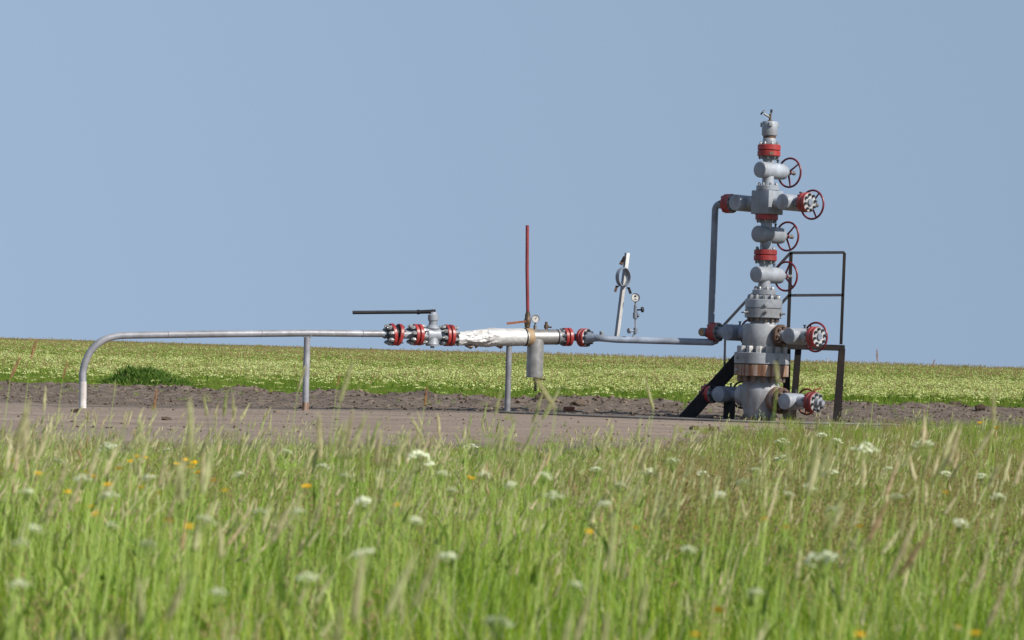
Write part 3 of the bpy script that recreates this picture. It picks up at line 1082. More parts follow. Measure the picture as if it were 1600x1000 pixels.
def gauge(name, label, c, r, stem_pts, knobs, face_dir, marks):
    """round pressure gauge on a thin stem"""
    c = Vector(c)
    g = root(name, label, 'pressure gauge', stem_pts[-1])
    fdv = Vector(face_dir).normalized()
    b = MB().lathe(c, fdv, [(-0.03, 0), (-0.03, r * 0.9), (-0.02, r), (0.016, r), (0.02, r * 0.97), (0.02, r * 0.9), (0.013, r * 0.88)], 36)
    cs = part(b, 'case', M['nut_dark'] if marks else M['grey'], g)
    b = MB().lathe(c, fdv, [(0.013, r * 0.9), (0.0132, 0)], 36)
    part(b, 'dial', M['dial'], cs)
    u, w, _ = frame(fdv)
    b = MB()
    if marks:
        b.lathe(c + w * r * 0.32, fdv, [(0.0135, r * 0.24), (0.019, r * 0.2), (0.019, 0)], 16)
        b.torus(c - w * r * 0.62 + fdv * 0.015, fdv, r * 0.30, 0.003, 14, 6, 0, rad(20), rad(160))
    else:
        b.lathe(c, fdv, [(0.0135, r * 0.12), (0.019, r * 0.1), (0.019, 0)], 12)
        b.bar(c + fdv * 0.016, c + fdv * 0.016 + (w * 0.6 + u * 0.25).normalized() * r * 0.6, 0.004, 0.002, u)
        for k in range(11):
            a = rad(-45 + 27 * k)
            e = u * math.cos(a) + w * math.sin(a)
            b.bar(c + fdv * 0.0145 + e * r * 0.62, c + fdv * 0.0145 + e * r * 0.8, 0.004, 0.001, u.cross(e) if abs(u.cross(e).length) > 0.1 else u)
    part(b, 'dial_marks', M['ink'], cs)
    b = MB()
    b.tube(stem_pts, 0.0115, 12)
    part(b, 'stem', M['grey'], g)
    for kk in knobs:
        kb, ke, kr, km = kk
        kb, ke = Vector(kb), Vector(ke)
        b = MB().cyl(kb, kb + (ke - kb) * 0.75, 0.010, 10)
        b.cyl(kb + (ke - kb) * 0.70, ke, kr, 14)
        part(b, 'knob', km, g)
    return g


g1 = on_axis(837.5)
Yg1 = g1.y - 0.01
s0 = at(835.8, 514.5, Yg1)
gg = gauge('pressure_gauge', 'round white pressure gauge beside the red vent pipe', at(836.8, 498, Yg1 - 0.02), 0.050,
           [at(836.6, 504, Yg1), at(836.3, 509, Yg1), s0 - UPW * 0.03], [], (0.12, -1, 0), False)
b = MB().cyl(at(836.2, 508, Yg1), at(836, 515.5, Yg1), 0.023, 6)
part(b, 'fitting', M['tin'], gg)
# small drain cock right of it
k0 = on_axis(853)
b = MB().lathe(k0 + UPW * 0.085, UPW, [(-0.01, 0), (-0.01, 0.02), (0.02, 0.02), (0.03, 0.03), (0.06, 0.03), (0.07, 0.018), (0.10, 0.018), (0.10, 0)], 10)
ck = root('bleed_tap', 'small bronze bleed tap on top of the tin sleeved pipe', 'tap', k0 + UPW * 0.085)
part(b, 'body', M['bronze'], ck)
b = MB().cyl(k0 + UPW * 0.122, k0 + UPW * 0.122 + Vector((0.065, -0.03, -0.002)), 0.010, 8)
part(b, 'handle', M['bronze'], ck)

# ------------------------------------------------------------------ lever valve between the left flanges
lv = root('lever_valve', 'grey ball valve with long black lever bolted between red flanges', 'valve', (at(676, 600, 33.9).x, 33.9, 0))
C1, C2, C3 = at(617, 522.5, 33.69), at(651.5, 523, 33.81), at(700.5, 524, 33.98)
ax2 = (C3 - C2).normalized()
vc = at(676, 523, 33.9)
b = MB().lathe(vc, ax2, [(-0.16, 0), (-0.16, 0.06), (-0.10, 0.062), (-0.075, 0.082), (0.075, 0.082), (0.10, 0.062), (0.16, 0.06), (0.16, 0)], 32)
vb_ = part(b, 'valve_body', M['grey'], lv)
b = MB().lathe(vc, UPW, [(-0.16, 0), (-0.16, 0.025), (-0.135, 0.025), (-0.135, 0.078), (-0.11, 0.084), (-0.09, 0.074), (0.06, 0.074), (0.075, 0.085), (0.095, 0.075), (0.12, 0.052), (0.165, 0.05), (0.17, 0.062), (0.20, 0.064), (0.235, 0.062), (0.245, 0.045), (0.27, 0.04), (0.275, 0.016), (0.305, 0.014), (0.305, 0)], 24)
part(b, 'bonnet', M['grey'], lv)
b = MB().cyl(vc - UPW * 0.112, vc - UPW * 0.106, 0.079, 28)
part(b, 'stain_ring', M['tan'], vb_)
flange_pair(lv, C2, ax2, 0.128, 0.045, F, 8, 0.050, nmat=M['nut'], gap=0.012)
flange_pair(lv, C3, ax2, 0.130, 0.045, F, 8, 0.050, nmat=M['nut'], gap=0.012, phase=0.5)
tl, tr_, ts = at(551, 488.3, 33.75), at(656, 487.5, 33.88), at(680.5, 486.6, 33.9)
b = MB().tube([tl, tr_], 0.0215, 16, caps=False)
b.tube([tl + (tr_ - tl).normalized() * 0.001, tr_], 0.018, 16, caps=False)
hl = part(b, 'lever', M['ink'], lv)
b = MB().cyl(tr_ - (ts - tr_).normalized() * 0.035, tr_, 0.029, 14)
b.tube([tr_ - (ts - tr_).normalized() * 0.02, ts], [0.022, 0.026], 12)
part(b, 'lever_socket', M['black'], hl)

# ------------------------------------------------------------------ bent pipe at the left end
E0, E1 = at(129, 640, 32.35), at(130, 590, 32.35)
E0.z = gz(E0.x, E0.y) - 0.05
Eh = at(196, 523.5, 32.5)
bp = root('bent_pipe', 'silver-grey pipe rising from the soil and bending over to the right', 'pipe', (E0.x, E0.y, 0))
run = [at(480, 520.5, 33.26), at(600, 521.5, 33.64)]
pts = [at(129.5, 597, 32.35)]
for k in range(15):
    t = k / 14
    Pa, Pb, Pc = at(129, 585, 32.36), at(137, 524.5, 32.38), at(196, 524, 32.52)
    p = Pa * (1 - t) ** 2 + Pb * 2 * t * (1 - t) + Pc * t * t
    pts.append(p)
pts += [at(330, 522, 32.85)] + run
part(MB().tube(pts, 0.0405, 24), 'pipe', M['pipe'], bp)
b = MB().tube([E0, at(129.3, 618, 32.35), at(129.5, 596, 32.35)], 0.0425, 24)
part(b, 'white_band', M['white'], bp, label='white painted foot of the bent pipe, stained with rust')
for px_ in (262, 408, 566):
    i_ = max(k for k in range(len(pts)) if True and (CAM_M.inverted() @ pts[k]).x / -(CAM_M.inverted() @ pts[k]).z * F_PX + 800 < px_)
    A_, B_ = pts[i_], pts[i_ + 1]
    xa = (CAM_M.inverted() @ A_).x / -(CAM_M.inverted() @ A_).z * F_PX + 800
    xb = (CAM_M.inverted() @ B_).x / -(CAM_M.inverted() @ B_).z * F_PX + 800
    w_ = A_ + (B_ - A_) * ((px_ - xa) / (xb - xa))
    part(MB().torus(w_, B_ - A_, 0.0405, 0.004, 24, 6), 'weld_bead', M['grey_worn'], bp)
wd = at(292, 527, 32.78)
part(MB().cyl(wd + Vector((0, -0.03, 0.012)), wd + Vector((0, -0.045, -0.012)), 0.01, 8), 'weld_stud', M['pipe'], bp)
sp1 = at(480, 525, 33.26)
sp0 = at(477, 641, 33.26)
sp0.z = gz(sp0.x, sp0.y) - 0.05
part(MB().cyl(sp0, sp1 - UPW * 0.01, 0.0375, 24), 'support_post', M['pipe'], bp)
part(MB().cyl(at(477.4, 628, 33.26), at(476.9, 642, 33.26), 0.0385, 24), 'rust_ring', M['rust_run'], bp)
b = MB()
for sg in (-1, 1):
    b.bar(at(480 + sg * 7.5, 524.8, 33.26), at(480 + sg * 3, 526.5, 33.26), 0.016, 0.06, (0, 0, 1))
part(b, 'saddle', M['pipe'], bp)
# first flange set, its two discs pulled apart at the bottom
q1 = flange(bp, C1 - ax2 * 0.012, (-ax2 + Vector((0, 0, -0.10))).normalized(), 0.132, 0.045, F, 8, 0.052, M['nut'], phase=0.2)
q2 = flange(bp, C1 + ax2 * 0.022, (ax2 + Vector((0, 0, -0.16))).normalized(), 0.132, 0.045, [M['red'], M['rust']], 8, 0.03, M['nut_dark'], phase=0.2)
part(MB().cyl(C1 - ax2 * 0.02, C1 + ax2 * 0.04, 0.095, 32, 0), 'seal_ring', M['black'], bp)
part(MB().cyl(C1 + ax2 * 0.03, C2 - ax2 * 0.03, 0.05, 24), 'pipe', M['grey'], lv)

# ------------------------------------------------------------------ bracket and gauge on the flow pipe
b0, b1 = at(963.5, 526, YP), at(980, 395, YP)
br = root('bracket_post', 'leaning angle-iron bracket with a loose ring clamp on the flow pipe', 'bracket', b0)
dv = (b1 - b0).normalized()
for nm, sd, mt_, w_ in (('angle_leg', (-0.62, 0.78, 0), 'grey_dark', 0.042), ('angle_leg', (0.80, 0.60, 0), 'white', 0.040)):  # left leg darker, right leg white: shade and sunlight put into the colours
    sd = Vector(sd)
    part(MB().bar(b0 + sd * w_ / 2, b1 + sd * w_ / 2, w_, 0.006, sd), nm, M[mt_], br)
hc_ = at(978, 407, YP - 0.05)
part(MB().bar(at(981.5, 395.5, YP - 0.02), at(978.3, 422, YP - 0.02), 0.05, 0.006, (0.80, 0.60, 0)), 'white_plate', M['white'], br)
part(MB().box(at(974, 405, YP - 0.03), (0.035, 0.06, 0.07), (0.9, 0, -0.44), (0, 1, 0), (0.44, 0, 0.9)), 'bolt_block', M['brown_steel'], br, bevel=0.004)
part(MB().box(at(971, 411, YP - 0.03), (0.045, 0.05, 0.045), (0.9, 0, -0.44), (0, 1, 0), (0.44, 0, 0.9)), 'bolt_block', M['rust'], br, bevel=0.004)
cc = at(974, 433, YP - 0.08)
rc = 0.108
cd = Vector((0.75, -0.66, 0.0)).normalized()
cu, cw, _ = frame(cd)


def arc_strip(a0_, a1_, n=22):
    bb = MB()
    for i in range(n + 1):
        a = rad(a0_ + (a1_ - a0_) * i / n)
        e = cu * math.cos(a) + cw * math.sin(a)
        for rr in (rc, rc + 0.011):
            for s_ in (-0.027, 0.027):
                bb.v.append(cc + e * rr + cd * s_)
    for i in range(n):
        k = i * 4
        for x, y in ((0, 1), (1, 3), (3, 2), (2, 0)):
            bb.face((k + x, k + y, k + 4 + y, k + 4 + x))
    return bb


cl = part(arc_strip(-70, 250), 'ring_clamp', M['grey_dark'], br)
fl, fr_ = at(967, 448, YP - 0.1), at(979, 450, YP - 0.14)
b = MB().bar(fl, at(963.5, 447, YP - 0.1), 0.016, 0.05, (0, 0, 1))
b.bar(at(964, 446.5, YP - 0.1), at(961, 456, YP - 0.1), 0.030, 0.05, (1, 0, 0))
part(b, 'clamp_foot', M['rust'], cl)
b = MB().bar(fr_, at(982.5, 449.6, YP - 0.14), 0.016, 0.05, (0, 0, 1))
b.bar(at(982, 449.2, YP - 0.14), at(985.5, 459, YP - 0.14), 0.030, 0.05, (1, 0, 0))
part(b, 'clamp_foot', M['brown_steel'], cl)

Y2 = YP - 0.02
kd = Vector((0.03, -0.02, 0))
g2 = gauge('pressure_gauge', 'pressure gauge with black knob on a thin stem right of the bracket', at(993, 465, Y2 - 0.02), 0.053,
           [at(993, 472, Y2), at(992.6, 490, Y2), at(993.2, 512, Y2), at(992.8, 520, Y2), at(988, 527, Y2), at(986, 531, Y2)],
           [(at(994, 484.5, Y2), at(1005.5, 483.7, Y2 - 0.03), 0.034, M['ink']), (at(992.5, 517, Y2), at(981.5, 516.7, Y2 - 0.05), 0.034, M['grey_dark'])], (-0.1, -1, 0.05), True)
b = MB().cyl(at(993, 477, Y2), at(992.6, 488, Y2), 0.021, 8)
b.cyl(at(992.6, 488, Y2), at(992.6, 498, Y2), 0.029, 12)
b.cyl(at(993, 494, Y2), at(999, 493, Y2 - 0.02), 0.018, 10)
part(b, 'block_valve', M['grey_dark'], g2)
b = MB().cyl(at(993.2, 512, Y2), at(992.8, 521, Y2), 0.026, 12)
part(b, 'elbow', M['grey_dark'], g2)

# ------------------------------------------------------------------ cable, scrap, marker
pts = []
for px_, Y in ((780, 33.6), (850, 33.35), (930, 33.1), (1010, 32.9), (1080, 32.75), (1150, 32.6), (1230, 32.6), (1320, 32.75), (1420, 33.1)):
    p = at(px_, 650, Y)
    pts.append(Vector((p.x, Y, gz(p.x, Y) + 0.016)))
cv = []
for i in range(len(pts) - 1):
    for k in range(6):
        t = k / 6
        P0, P1, P2, P3 = pts[max(i - 1, 0)], pts[i], pts[i + 1], pts[min(i + 2, len(pts) - 1)]
        p = 0.5 * ((2 * P1) + (P2 - P0) * t + (2 * P0 - 5 * P1 + 4 * P2 - P3) * t * t + (3 * P1 - P0 - 3 * P2 + P3) * t ** 3)
        p.z = gz(p.x, p.y) + 0.014
        cv.append(p)
tag(part(MB().tube(cv, 0.016, 10), 'ground_cable', M['cable']), 'thin grey cable lying on the bare soil in front of the wellhead', 'cable')

bk = at(889, 637.5, 36.0)
b = MB().box((bk.x, 36.0, gz(bk.x, 36.0) + 0.03), (0.13, 0.09, 0.06), (0.96, 0.28, 0), (-0.28, 0.96, 0.05), (0, 0, 1))
tag(part(b, 'clay_fragment', M['brick'], bevel=0.01), 'burnt orange clay fragment on the dirt under the flow pipe', 'rubble')

mk = at(1292.5, 570, 128.0)
mz = gz(mk.x, 128.0)
b = MB().cyl((mk.x, 128, mz - 0.1), (mk.x, 128, mz + 0.58), 0.025, 10)
mp = root('marker_post', 'tiny white marker post on the horizon right of the wellhead', 'post', (mk.x, 128, mz))
part(b, 'post', M['white'], mp)
part(MB().cyl((mk.x, 128, mz + 0.5), (mk.x, 128, mz + 0.56), 0.028, 10), 'cap', M['grey'], mp)


# ------------------------------------------------------------------ clods
def rock_mesh(name, seed, mat, squash=0.7):
    bm = bmesh.new()
    bmesh.ops.create_icosphere(bm, subdivisions=2, radius=1.0)
    r = np.random.default_rng(seed)
    dirs = r.normal(size=(9, 3))
    dirs /= np.linalg.norm(dirs, axis=1)[:, None]
    cut = r.uniform(0.5, 0.95, 9)
    for v in bm.verts:
        p = np.array(v.co)
        for d_, c_ in zip(dirs, cut):
            s_ = p @ d_
            if s_ > c_:
                p = p - d_ * (s_ - c_) * 0.9
        p = p * (1 + 0.12 * r.normal())
        v.co = (p[0], p[1] * 0.8, p[2] * squash)
    me = bpy.data.meshes.new(name)
    bm.to_mesh(me)
    bm.free()
    me.materials.append(mat)
    return me


ROCKS = [rock_mesh('clod', 100 + k, M['clod']) for k in range(6)]


def scatter(name, variants, P, R, Sc, idx, label=None, cat=None, parent=None):
    """one object of kind stuff: copies of the variant meshes on points"""
    me = bpy.data.meshes.new(name)
    n = len(P)
    me.vertices.add(n)
    me.vertices.foreach_set('co', np.asarray(P, np.float32).ravel())
    a = me.attributes.new('rot', 'FLOAT_VECTOR', 'POINT')
    a.data.foreach_set('vector', np.asarray(R, np.float32).ravel())
    a = me.attributes.new('scl', 'FLOAT_VECTOR', 'POINT')
    a.data.foreach_set('vector', np.asarray(Sc, np.float32).ravel())
    a = me.attributes.new('idx', 'INT', 'POINT')
    a.data.foreach_set('value', np.asarray(idx, np.int32))
    for m in variants[0].materials:
        me.materials.append(m)
    o = bpy.data.objects.new(name, me)
    COL.objects.link(o)
    nt = bpy.data.node_groups.new(name + '_scatter', 'GeometryNodeTree')
    nt.interface.new_socket('Geometry', in_out='INPUT', socket_type='NodeSocketGeometry')
    nt.interface.new_socket('Geometry', in_out='OUTPUT', socket_type='NodeSocketGeometry')
    N, Lk = nt.nodes, nt.links
    gi, go = N.new('NodeGroupInput'), N.new('NodeGroupOutput')
    jn = N.new('GeometryNodeJoinGeometry')
    for k, vm in reversed(list(enumerate(variants))):
        src = bpy.data.objects.new(name + '_form', vm)       # not linked to the scene: a source of geometry only
        oi = N.new('GeometryNodeObjectInfo')
        oi.inputs['Object'].default_value = src
        oi.inputs['As Instance'].default_value = False
        g2i = N.new('GeometryNodeGeometryToInstance')
        Lk.new(oi.outputs['Geometry'], g2i.inputs[0])
        Lk.new(g2i.outputs[0], jn.inputs[0])
    ip = N.new('GeometryNodeInstanceOnPoints')
    ip.inputs['Pick Instance'].default_value = True

    def named(nm, t):
        q = N.new('GeometryNodeInputNamedAttribute')
        q.data_type = t
        q.inputs['Name'].default_value = nm
        return q.outputs['Attribute']
    e2r = N.new('FunctionNodeEulerToRotation')
    Lk.new(named('rot', 'FLOAT_VECTOR'), e2r.inputs[0])
    Lk.new(gi.outputs[0], ip.inputs['Points'])
    Lk.new(jn.outputs[0], ip.inputs['Instance'])
    Lk.new(named('idx', 'INT'), ip.inputs['Instance Index'])
    Lk.new(e2r.outputs[0], ip.inputs['Rotation'])
    Lk.new(named('scl', 'FLOAT_VECTOR'), ip.inputs['Scale'])
    Lk.new(ip.outputs[0], go.inputs[0])
    md = o.modifiers.new('scatter', 'NODES')
    md.node_group = nt
    o['kind'] = 'stuff'
    if label:
        o['label'] = label
    if cat:
        o['category'] = cat
    return o


N_ = 42000
x = rng.uniform(-8, 8, N_)
y = rng.uniform(23, 46.5, N_)
ef, en = edge_far(x), edge_near(x)
dens = np.where(y > 34.3, 0.75, 0.10) * (y < ef + 0.3) * (y > en - 0.8)
dens = np.where((y > ef - 1.8) & (y < ef + 0.2), 1.0, dens)
dens = np.where((y < en + 2.2) & (y > en - 0.8), 0.8, dens)
dens = dens * (0.3 + 1.2 * fbm(x * 0.8, y * 0.8, 61, 3))
k = rng.uniform(0, 1, N_) < dens
x, y, ef, en = x[k], y[k], ef[k], en[k]
n = len(x)
s = 0.006 + 0.019 * rng.power(0.25, n) * np.where(y > 34.3, 1.0, 0.6)
s = np.where((y > ef - 1.6) & (y > 34.5), s * 1.6, s)
z = ground_z(x, y) + s * 0.2
R = rng.uniform(0, 6.28, (n, 3)) * np.array([0.1, 0.1, 1])
scatter('soil_clods', ROCKS, np.stack([x, y, z], -1), R, np.stack([s, s, s], -1) * rng.uniform(0.7, 1.3, (n, 3)), rng.integers(0, 6, n),
        'dry brown soil crumbs strewn over the bare strip', 'soil')

big_clods = [(1455, 622, 47.0, 0.14, 'dark soil lump at the meadow edge right of the platform, left one of a pair'),
             (1488, 627, 46.6, 0.17, 'dark soil lump at the meadow edge right of the platform, right one of a pair'),
             (1530, 641, 44.0, 0.10, 'dark soil lump on the bare strip at the far right'),
             (1215, 652, 33.0, 0.05, 'small soil lump beside the foot of the wellhead'),
             (432, 647, 31.5, 0.045, 'dark soil lump on the wheel track left of the first post'),
             (118, 660, 30.2, 0.05, 'dark soil lump on the wheel track under the bent pipe'),
             (260, 672, 27.5, 0.045, 'dark soil lump on the wheel track right of the bent pipe foot'),
             (905, 632, 38.5, 0.09, 'dark soil lump on the berm left of the stair'),
             (845, 628, 39.5, 0.11, 'dark soil lump on the berm below the tin cylinder'),
             (1085, 671, 28.6, 0.05, 'broken soil lump in front of the stair foot'),
             (1115, 672, 28.4, 0.055, 'broken soil lump in front of the wellhead, nearest to the grass')]
for px_, py_, Y, s_, lab in big_clods:
    p = at(px_, py_, Y)
    o = bpy.data.objects.new('soil_lump', ROCKS[random.randrange(6)])
    COL.objects.link(o)
    o.location = (p.x, Y, gz(p.x, Y) + s_ * 0.25)
    o.rotation_euler = (random.uniform(-.3, .3), random.uniform(-.3, .3), random.uniform(0, 6))
    o.scale = (s_ * 1.2, s_, s_)
    tag(o, lab, 'soil lump', 'larger soil lumps on the bare strip')


# ------------------------------------------------------------------ plants
class PB:
    """plant builder: thin leaf-sized faces with material slots"""

    def __init__(s):
        s.v, s.f, s.m = [], [], []

    def blade(s, p, az, lean, h, w, seg=3, mi=0, droop=0.6):
        """a tapering curved blade rooted at p"""
        d = np.array([math.cos(az), math.sin(az), 0.0])
        tw = random.uniform(0, 6.28)
        sd = np.array([math.cos(tw), math.sin(tw), 0.0])
        b = len(s.v)
        p = np.array(p, float)
        for i in range(seg + 1):
            t = i / seg
            c = p + d * (lean * h * (t ** 1.7)) + np.array([0, 0, h * (t - droop * lean * 0.35 * t * t)])
            ww = w * (1 - t ** 1.6) * 0.5 + 0.0002
            if i < seg:
                s.v += [c - sd * ww, c + sd * ww]
            else:
                s.v += [c]
        for i in range(seg - 1):
            k = b + 2 * i
            s.f.append((k, k + 1, k + 3, k + 2))
            s.m.append(mi)
        k = b + 2 * (seg - 1)
        s.f.append((k, k + 1, k + 2))
        s.m.append(mi)
        return s.v[-1]

    def stem(s, pts, w, mi=0):
        """three-sided stem through pts"""
        b = len(s.v)
        for i, p in enumerate(pts):
            ww = w * (1 - 0.5 * i / max(1, len(pts) - 1))
            for k in range(3):
                a = k * 2.094
                s.v.append(np.array(p, float) + np.array([math.cos(a), math.sin(a), 0]) * ww)
        for i in range(len(pts) - 1):
            for k in range(3):
                j = (k + 1) % 3
                q = b + 3 * i
                s.f.append((q + k, q + j, q + 3 + j, q + 3 + k))
                s.m.append(mi)

    def spike(s, p, d, L, r, mi=0, bristles=14, seg=5):
        """dense seed head: a spindle with bristles standing off it"""
        p, d = np.array(p, float), np.array(d, float)
        d /= np.linalg.norm(d)
        u = np.cross(d, [0.3, 0.9, 0.1])
        u /= np.linalg.norm(u)
        w = np.cross(d, u)
        b = len(s.v)
        lev = [0.0, 0.12, 0.4, 0.75, 1.0]
        rr = [0.25, 0.8, 1.0, 0.65, 0.08]
        for t, q in zip(lev, rr):
            for k in range(seg):
                a = 6.283 * k / seg + t * 2
                jj = random.uniform(0.8, 1.2)
                s.v.append(p + d * L * t + (u * math.cos(a) + w * math.sin(a)) * r * q * jj)
        for i in range(len(lev) - 1):
            for k in range(seg):
                j = (k + 1) % seg
                q = b + seg * i
                s.f.append((q + k, q + j, q + seg + j, q + seg + k))
                s.m.append(mi)
        for k in range(bristles):
            t = random.uniform(0.05, 0.95)
            a = random.uniform(0, 6.283)
            e = u * math.cos(a) + w * math.sin(a)
            q = p + d * L * t + e * r * 0.5
            tip = q + d * L * random.uniform(0.14, 0.26) + e * r * random.uniform(0.8, 1.8)
            sd = np.cross(e, d) * r * 0.16
            i0 = len(s.v)
            s.v += [q - sd, q + sd, tip]
            s.f.append((i0, i0 + 1, i0 + 2))
            s.m.append(mi)

    def tuft(s, p, r, n, mi=0, size=0.006, flat=0.3):
        """a cushion of tiny petals around p"""
        p = np.array(p, float)
        for _ in range(n):
            a, q = random.uniform(0, 6.283), math.sqrt(random.random()) * r
            c = p + np.array([math.cos(a) * q, math.sin(a) * q, (1 - (q / r) ** 2) * r * flat + random.uniform(-.2, .2) * r * flat])
            t = random.uniform(0, 6.283)
            sz = size * random.uniform(0.7, 1.3)
            e1 = np.array([math.cos(t), math.sin(t), random.uniform(-.5, .5)]) * sz
            e2 = np.array([-math.sin(t), math.cos(t), random.uniform(-.9, .9)]) * sz
            i0 = len(s.v)
            s.v += [c - e1, c - e2, c + e1, c + e2]
            s.f.append((i0, i0 + 1, i0 + 2, i0 + 3))
            s.m.append(mi)

    def mesh(s, name, mats):
        me = bpy.data.meshes.new(name)
        me.from_pydata([tuple(map(float, v)) for v in s.v], [], s.f)
        for m in mats:
            me.materials.append(m)
        me.polygons.foreach_set('material_index', s.m)
        return me


def disk(r):
    a, q = random.uniform(0, 6.283), math.sqrt(random.random()) * r
    return math.cos(a) * q, math.sin(a) * q


U = random.uniform
# --- foreground tufts of unit height 0.4 m
def grass_tuft(seed, n=46, r=0.10, dead=0.10):
    random.seed(seed)
    p = PB()
    for _ in range(n):
        x, y = disk(r)
        p.blade((x, y, -0.02), U(0, 6.283), U(0.05, 0.5), U(0.16, 0.42), U(0.0022, 0.0050), 4, 1 if random.random() < dead else 0)
    for _ in range(5):
        x, y = disk(r)
        p.blade((x, y, -0.02), U(-0.6, 0.6), U(0.05, 0.2), U(0.3, 0.46), 0.003, 3)
    return p.mesh('grass_tuft', [M['blade'], M['straw']])


def seed_stalk(seed, n=4, r=0.06):
    random.seed(seed)
    p = PB()
    for _ in range(n):
        x, y = disk(r)
        h = U(0.36, 0.5)
        lean = U(0.0, 0.14)
        az = U(-1.2, 1.2)
        d = np.array([math.cos(az), math.sin(az), 0]) * lean
        pts = [np.array([x, y, -0.02]) + d * h * t * t + np.array([0, 0, h * t]) for t in (0, 0.35, 0.7, 1.0)]
        p.stem(pts, 0.0014, 0)
        hd_ = pts[-1] - pts[-2] + d * 0.3
        p.spike(pts[-1], hd_, U(0.04, 0.08), U(0.0032, 0.0058), 1, 22)
        for _ in range(2):
            t = U(0.15, 0.5)
            q = pts[0] * (1 - t) + pts[-1] * t
            p.blade(q, U(0, 6.283), U(0.3, 0.8), U(0.1, 0.17), 0.004, 3, 0)
    return p.mesh('seed_stalk', [M['stalk'], M['straw']])


def panicle_stalk(seed, n=4, r=0.07):
    random.seed(seed)
    p = PB()
    for _ in range(n):
        x, y = disk(r)
        h = U(0.3, 0.46)
        lean = U(0.02, 0.2)
        az = U(-1, 1)
        d = np.array([math.cos(az), math.sin(az), 0]) * lean
        pts = [np.array([x, y, -0.02]) + d * h * t * t + np.array([0, 0, h * t]) for t in (0, 0.5, 1.0)]
        p.stem(pts, 0.0012, 0)
        for k in range(16):
            t = 1 - 0.3 * (k / 16)
            q = pts[0] * (1 - t) + pts[2] * t + d * h * (t * t - t)
            a = U(0, 6.283)
            L = 0.012 + 0.028 * (k / 16) * U(0.5, 1)
            tip = q + np.array([math.cos(a) * L, math.sin(a) * L, L * U(0.4, 1.1)])
            p.spike(tip - (tip - q) * 0.5, tip - q + np.array([0, 0, 0.001]), L * 0.75, 0.0018, 0, 0, 3)
    return p.mesh('panicle_stalk', [M['brown_grass']])


TUFTS = [grass_tuft(200 + k, 46 if k < 5 else 30, (0.10, 0.06, 0.12, 0.09, 0.14, 0.08, 0.11)[k], (0.06, 0.04, 0.12, 0.08, 0.2, 0.1, 0.5)[k]) for k in range(7)]
STALKS = [seed_stalk(300 + k) for k in range(7)]
PANS = [panicle_stalk(400 + k) for k in range(5)]


def fg_height(x, y):
    """height of the dense sward in front of the bare strip"""
    u_ = x / np.maximum(y, 1)
    h = np.interp(y, [0, 7, 9, 11, 13, 16, 20, 25, 30], [0.31, 0.29, 0.25, 0.19, 0.135, 0.075, 0.05, 0.05, 0.05])
    h = h + (0.05 + 0.05 * sstep(13, 17, y)) * sstep(0.04, 0.10, u_) * sstep(9, 13, y)
    return h * (0.75 + 0.5 * fbm(x * 1.1, y * 0.8, 81, 3))


def fg_points(n, y0, y1, power=1.0):
    y = y0 + (y1 - y0) * rng.uniform(0, 1, n) ** power
    hw = 0.205 * y + 0.45
    x = rng.uniform(-1, 1, n) * hw
    keep = rng.uniform(0, 1, n) < 1.0
    return x[keep], y[keep]


def area(y0, y1):
    return 0.205 * (y1 * y1 - y0 * y0) + 0.9 * (y1 - y0)


def cap(x, y, h, lo=62.0, hi=165.0):
    """plants bend over before they grow past a ragged upper limit"""
    lim = hi - (hi - lo) * rng.uniform(0, 1, len(x)) ** 1.4
    return np.clip(h, 0.03, np.maximum(0.05, CAM_H - lim * y / F_PX))


def place(name, variants, dens_fn, y0, y1, scale_fn, per_m2, lean=0.1, label=None, cat=None):
    n = int(area(y0, y1) * per_m2)
    y = np.sqrt(rng.uniform(y0 * y0, y1 * y1, n))
    x = rng.uniform(-1, 1, n) * (0.205 * y + 0.45)
    k = rng.uniform(0, 1, n) < dens_fn(x, y)
    x, y = x[k], y[k]
    n = len(x)
    sc = scale_fn(x, y)
    z = ground_z(x, y)
    # stalks bow to the right with the wind, so the spin is kept small for them
    R = np.stack([rng.normal(0, lean, n), rng.normal(0.05, lean, n), rng.uniform(0, 6.283, n) if lean > 0.095 else rng.normal(0, 0.8, n)], -1)
    Sc = np.stack([np.clip(sc, 0.35, 1.4) ** 0.5, np.clip(sc, 0.35, 1.4) ** 0.5, sc], -1)
    return scatter(name, variants, np.stack([x, y, z], -1), R, Sc, rng.integers(0, len(variants), n), label, cat)


def d_near(x, y):
    e = edge_near(x)
    return np.clip(np.interp(y, [0, 12, 16, 22, 26, 33], [1, 1, 0.85, 0.65, 0.5, 0.35]), 0, 1) * (1 - sstep(-3.0, 1.5, y - e)) * (0.4 + 1.2 * fbm(x * 1.3, y * 1.3, 83, 3)) * (1 - 0.6 * sstep(0.04, 0.09, x / y) * sstep(11, 16, y)) + 0.03 * (y < e + 3.5)


place('meadow_grass', TUFTS, d_near, 1.9, 33, lambda x, y: fg_height(x, y) / 0.40 * rng.uniform(0.7, 1.3, len(x)), 75, 0.1,
      'tall green grass filling the foreground', 'grass')


def d_stalk(x, y):
    e = edge_near(x)
    return np.clip(1.8 * fbm(x * 1.4, y * 1.0, 91, 3) - 0.4, 0, 1) * (1 - 0.6 * sstep(10, 20, y)) * np.interp(y, [2, 5, 8], [0.6, 0.8, 1.0]) * (y < e - 0.2)


place('seed_head_grass', STALKS, d_stalk, 2.2, 31, lambda x, y: cap(x, y, (fg_height(x, y) + np.interp(y, [0, 6, 10, 14, 20], [0.10, 0.12, 0.16, 0.16, 0.12])) * (0.70 + 0.8 * rng.uniform(0, 1, len(x)) ** 2.2)) / 0.50, 52, 0.09,
      'pale straw seed heads standing in the foreground grass', 'grass')


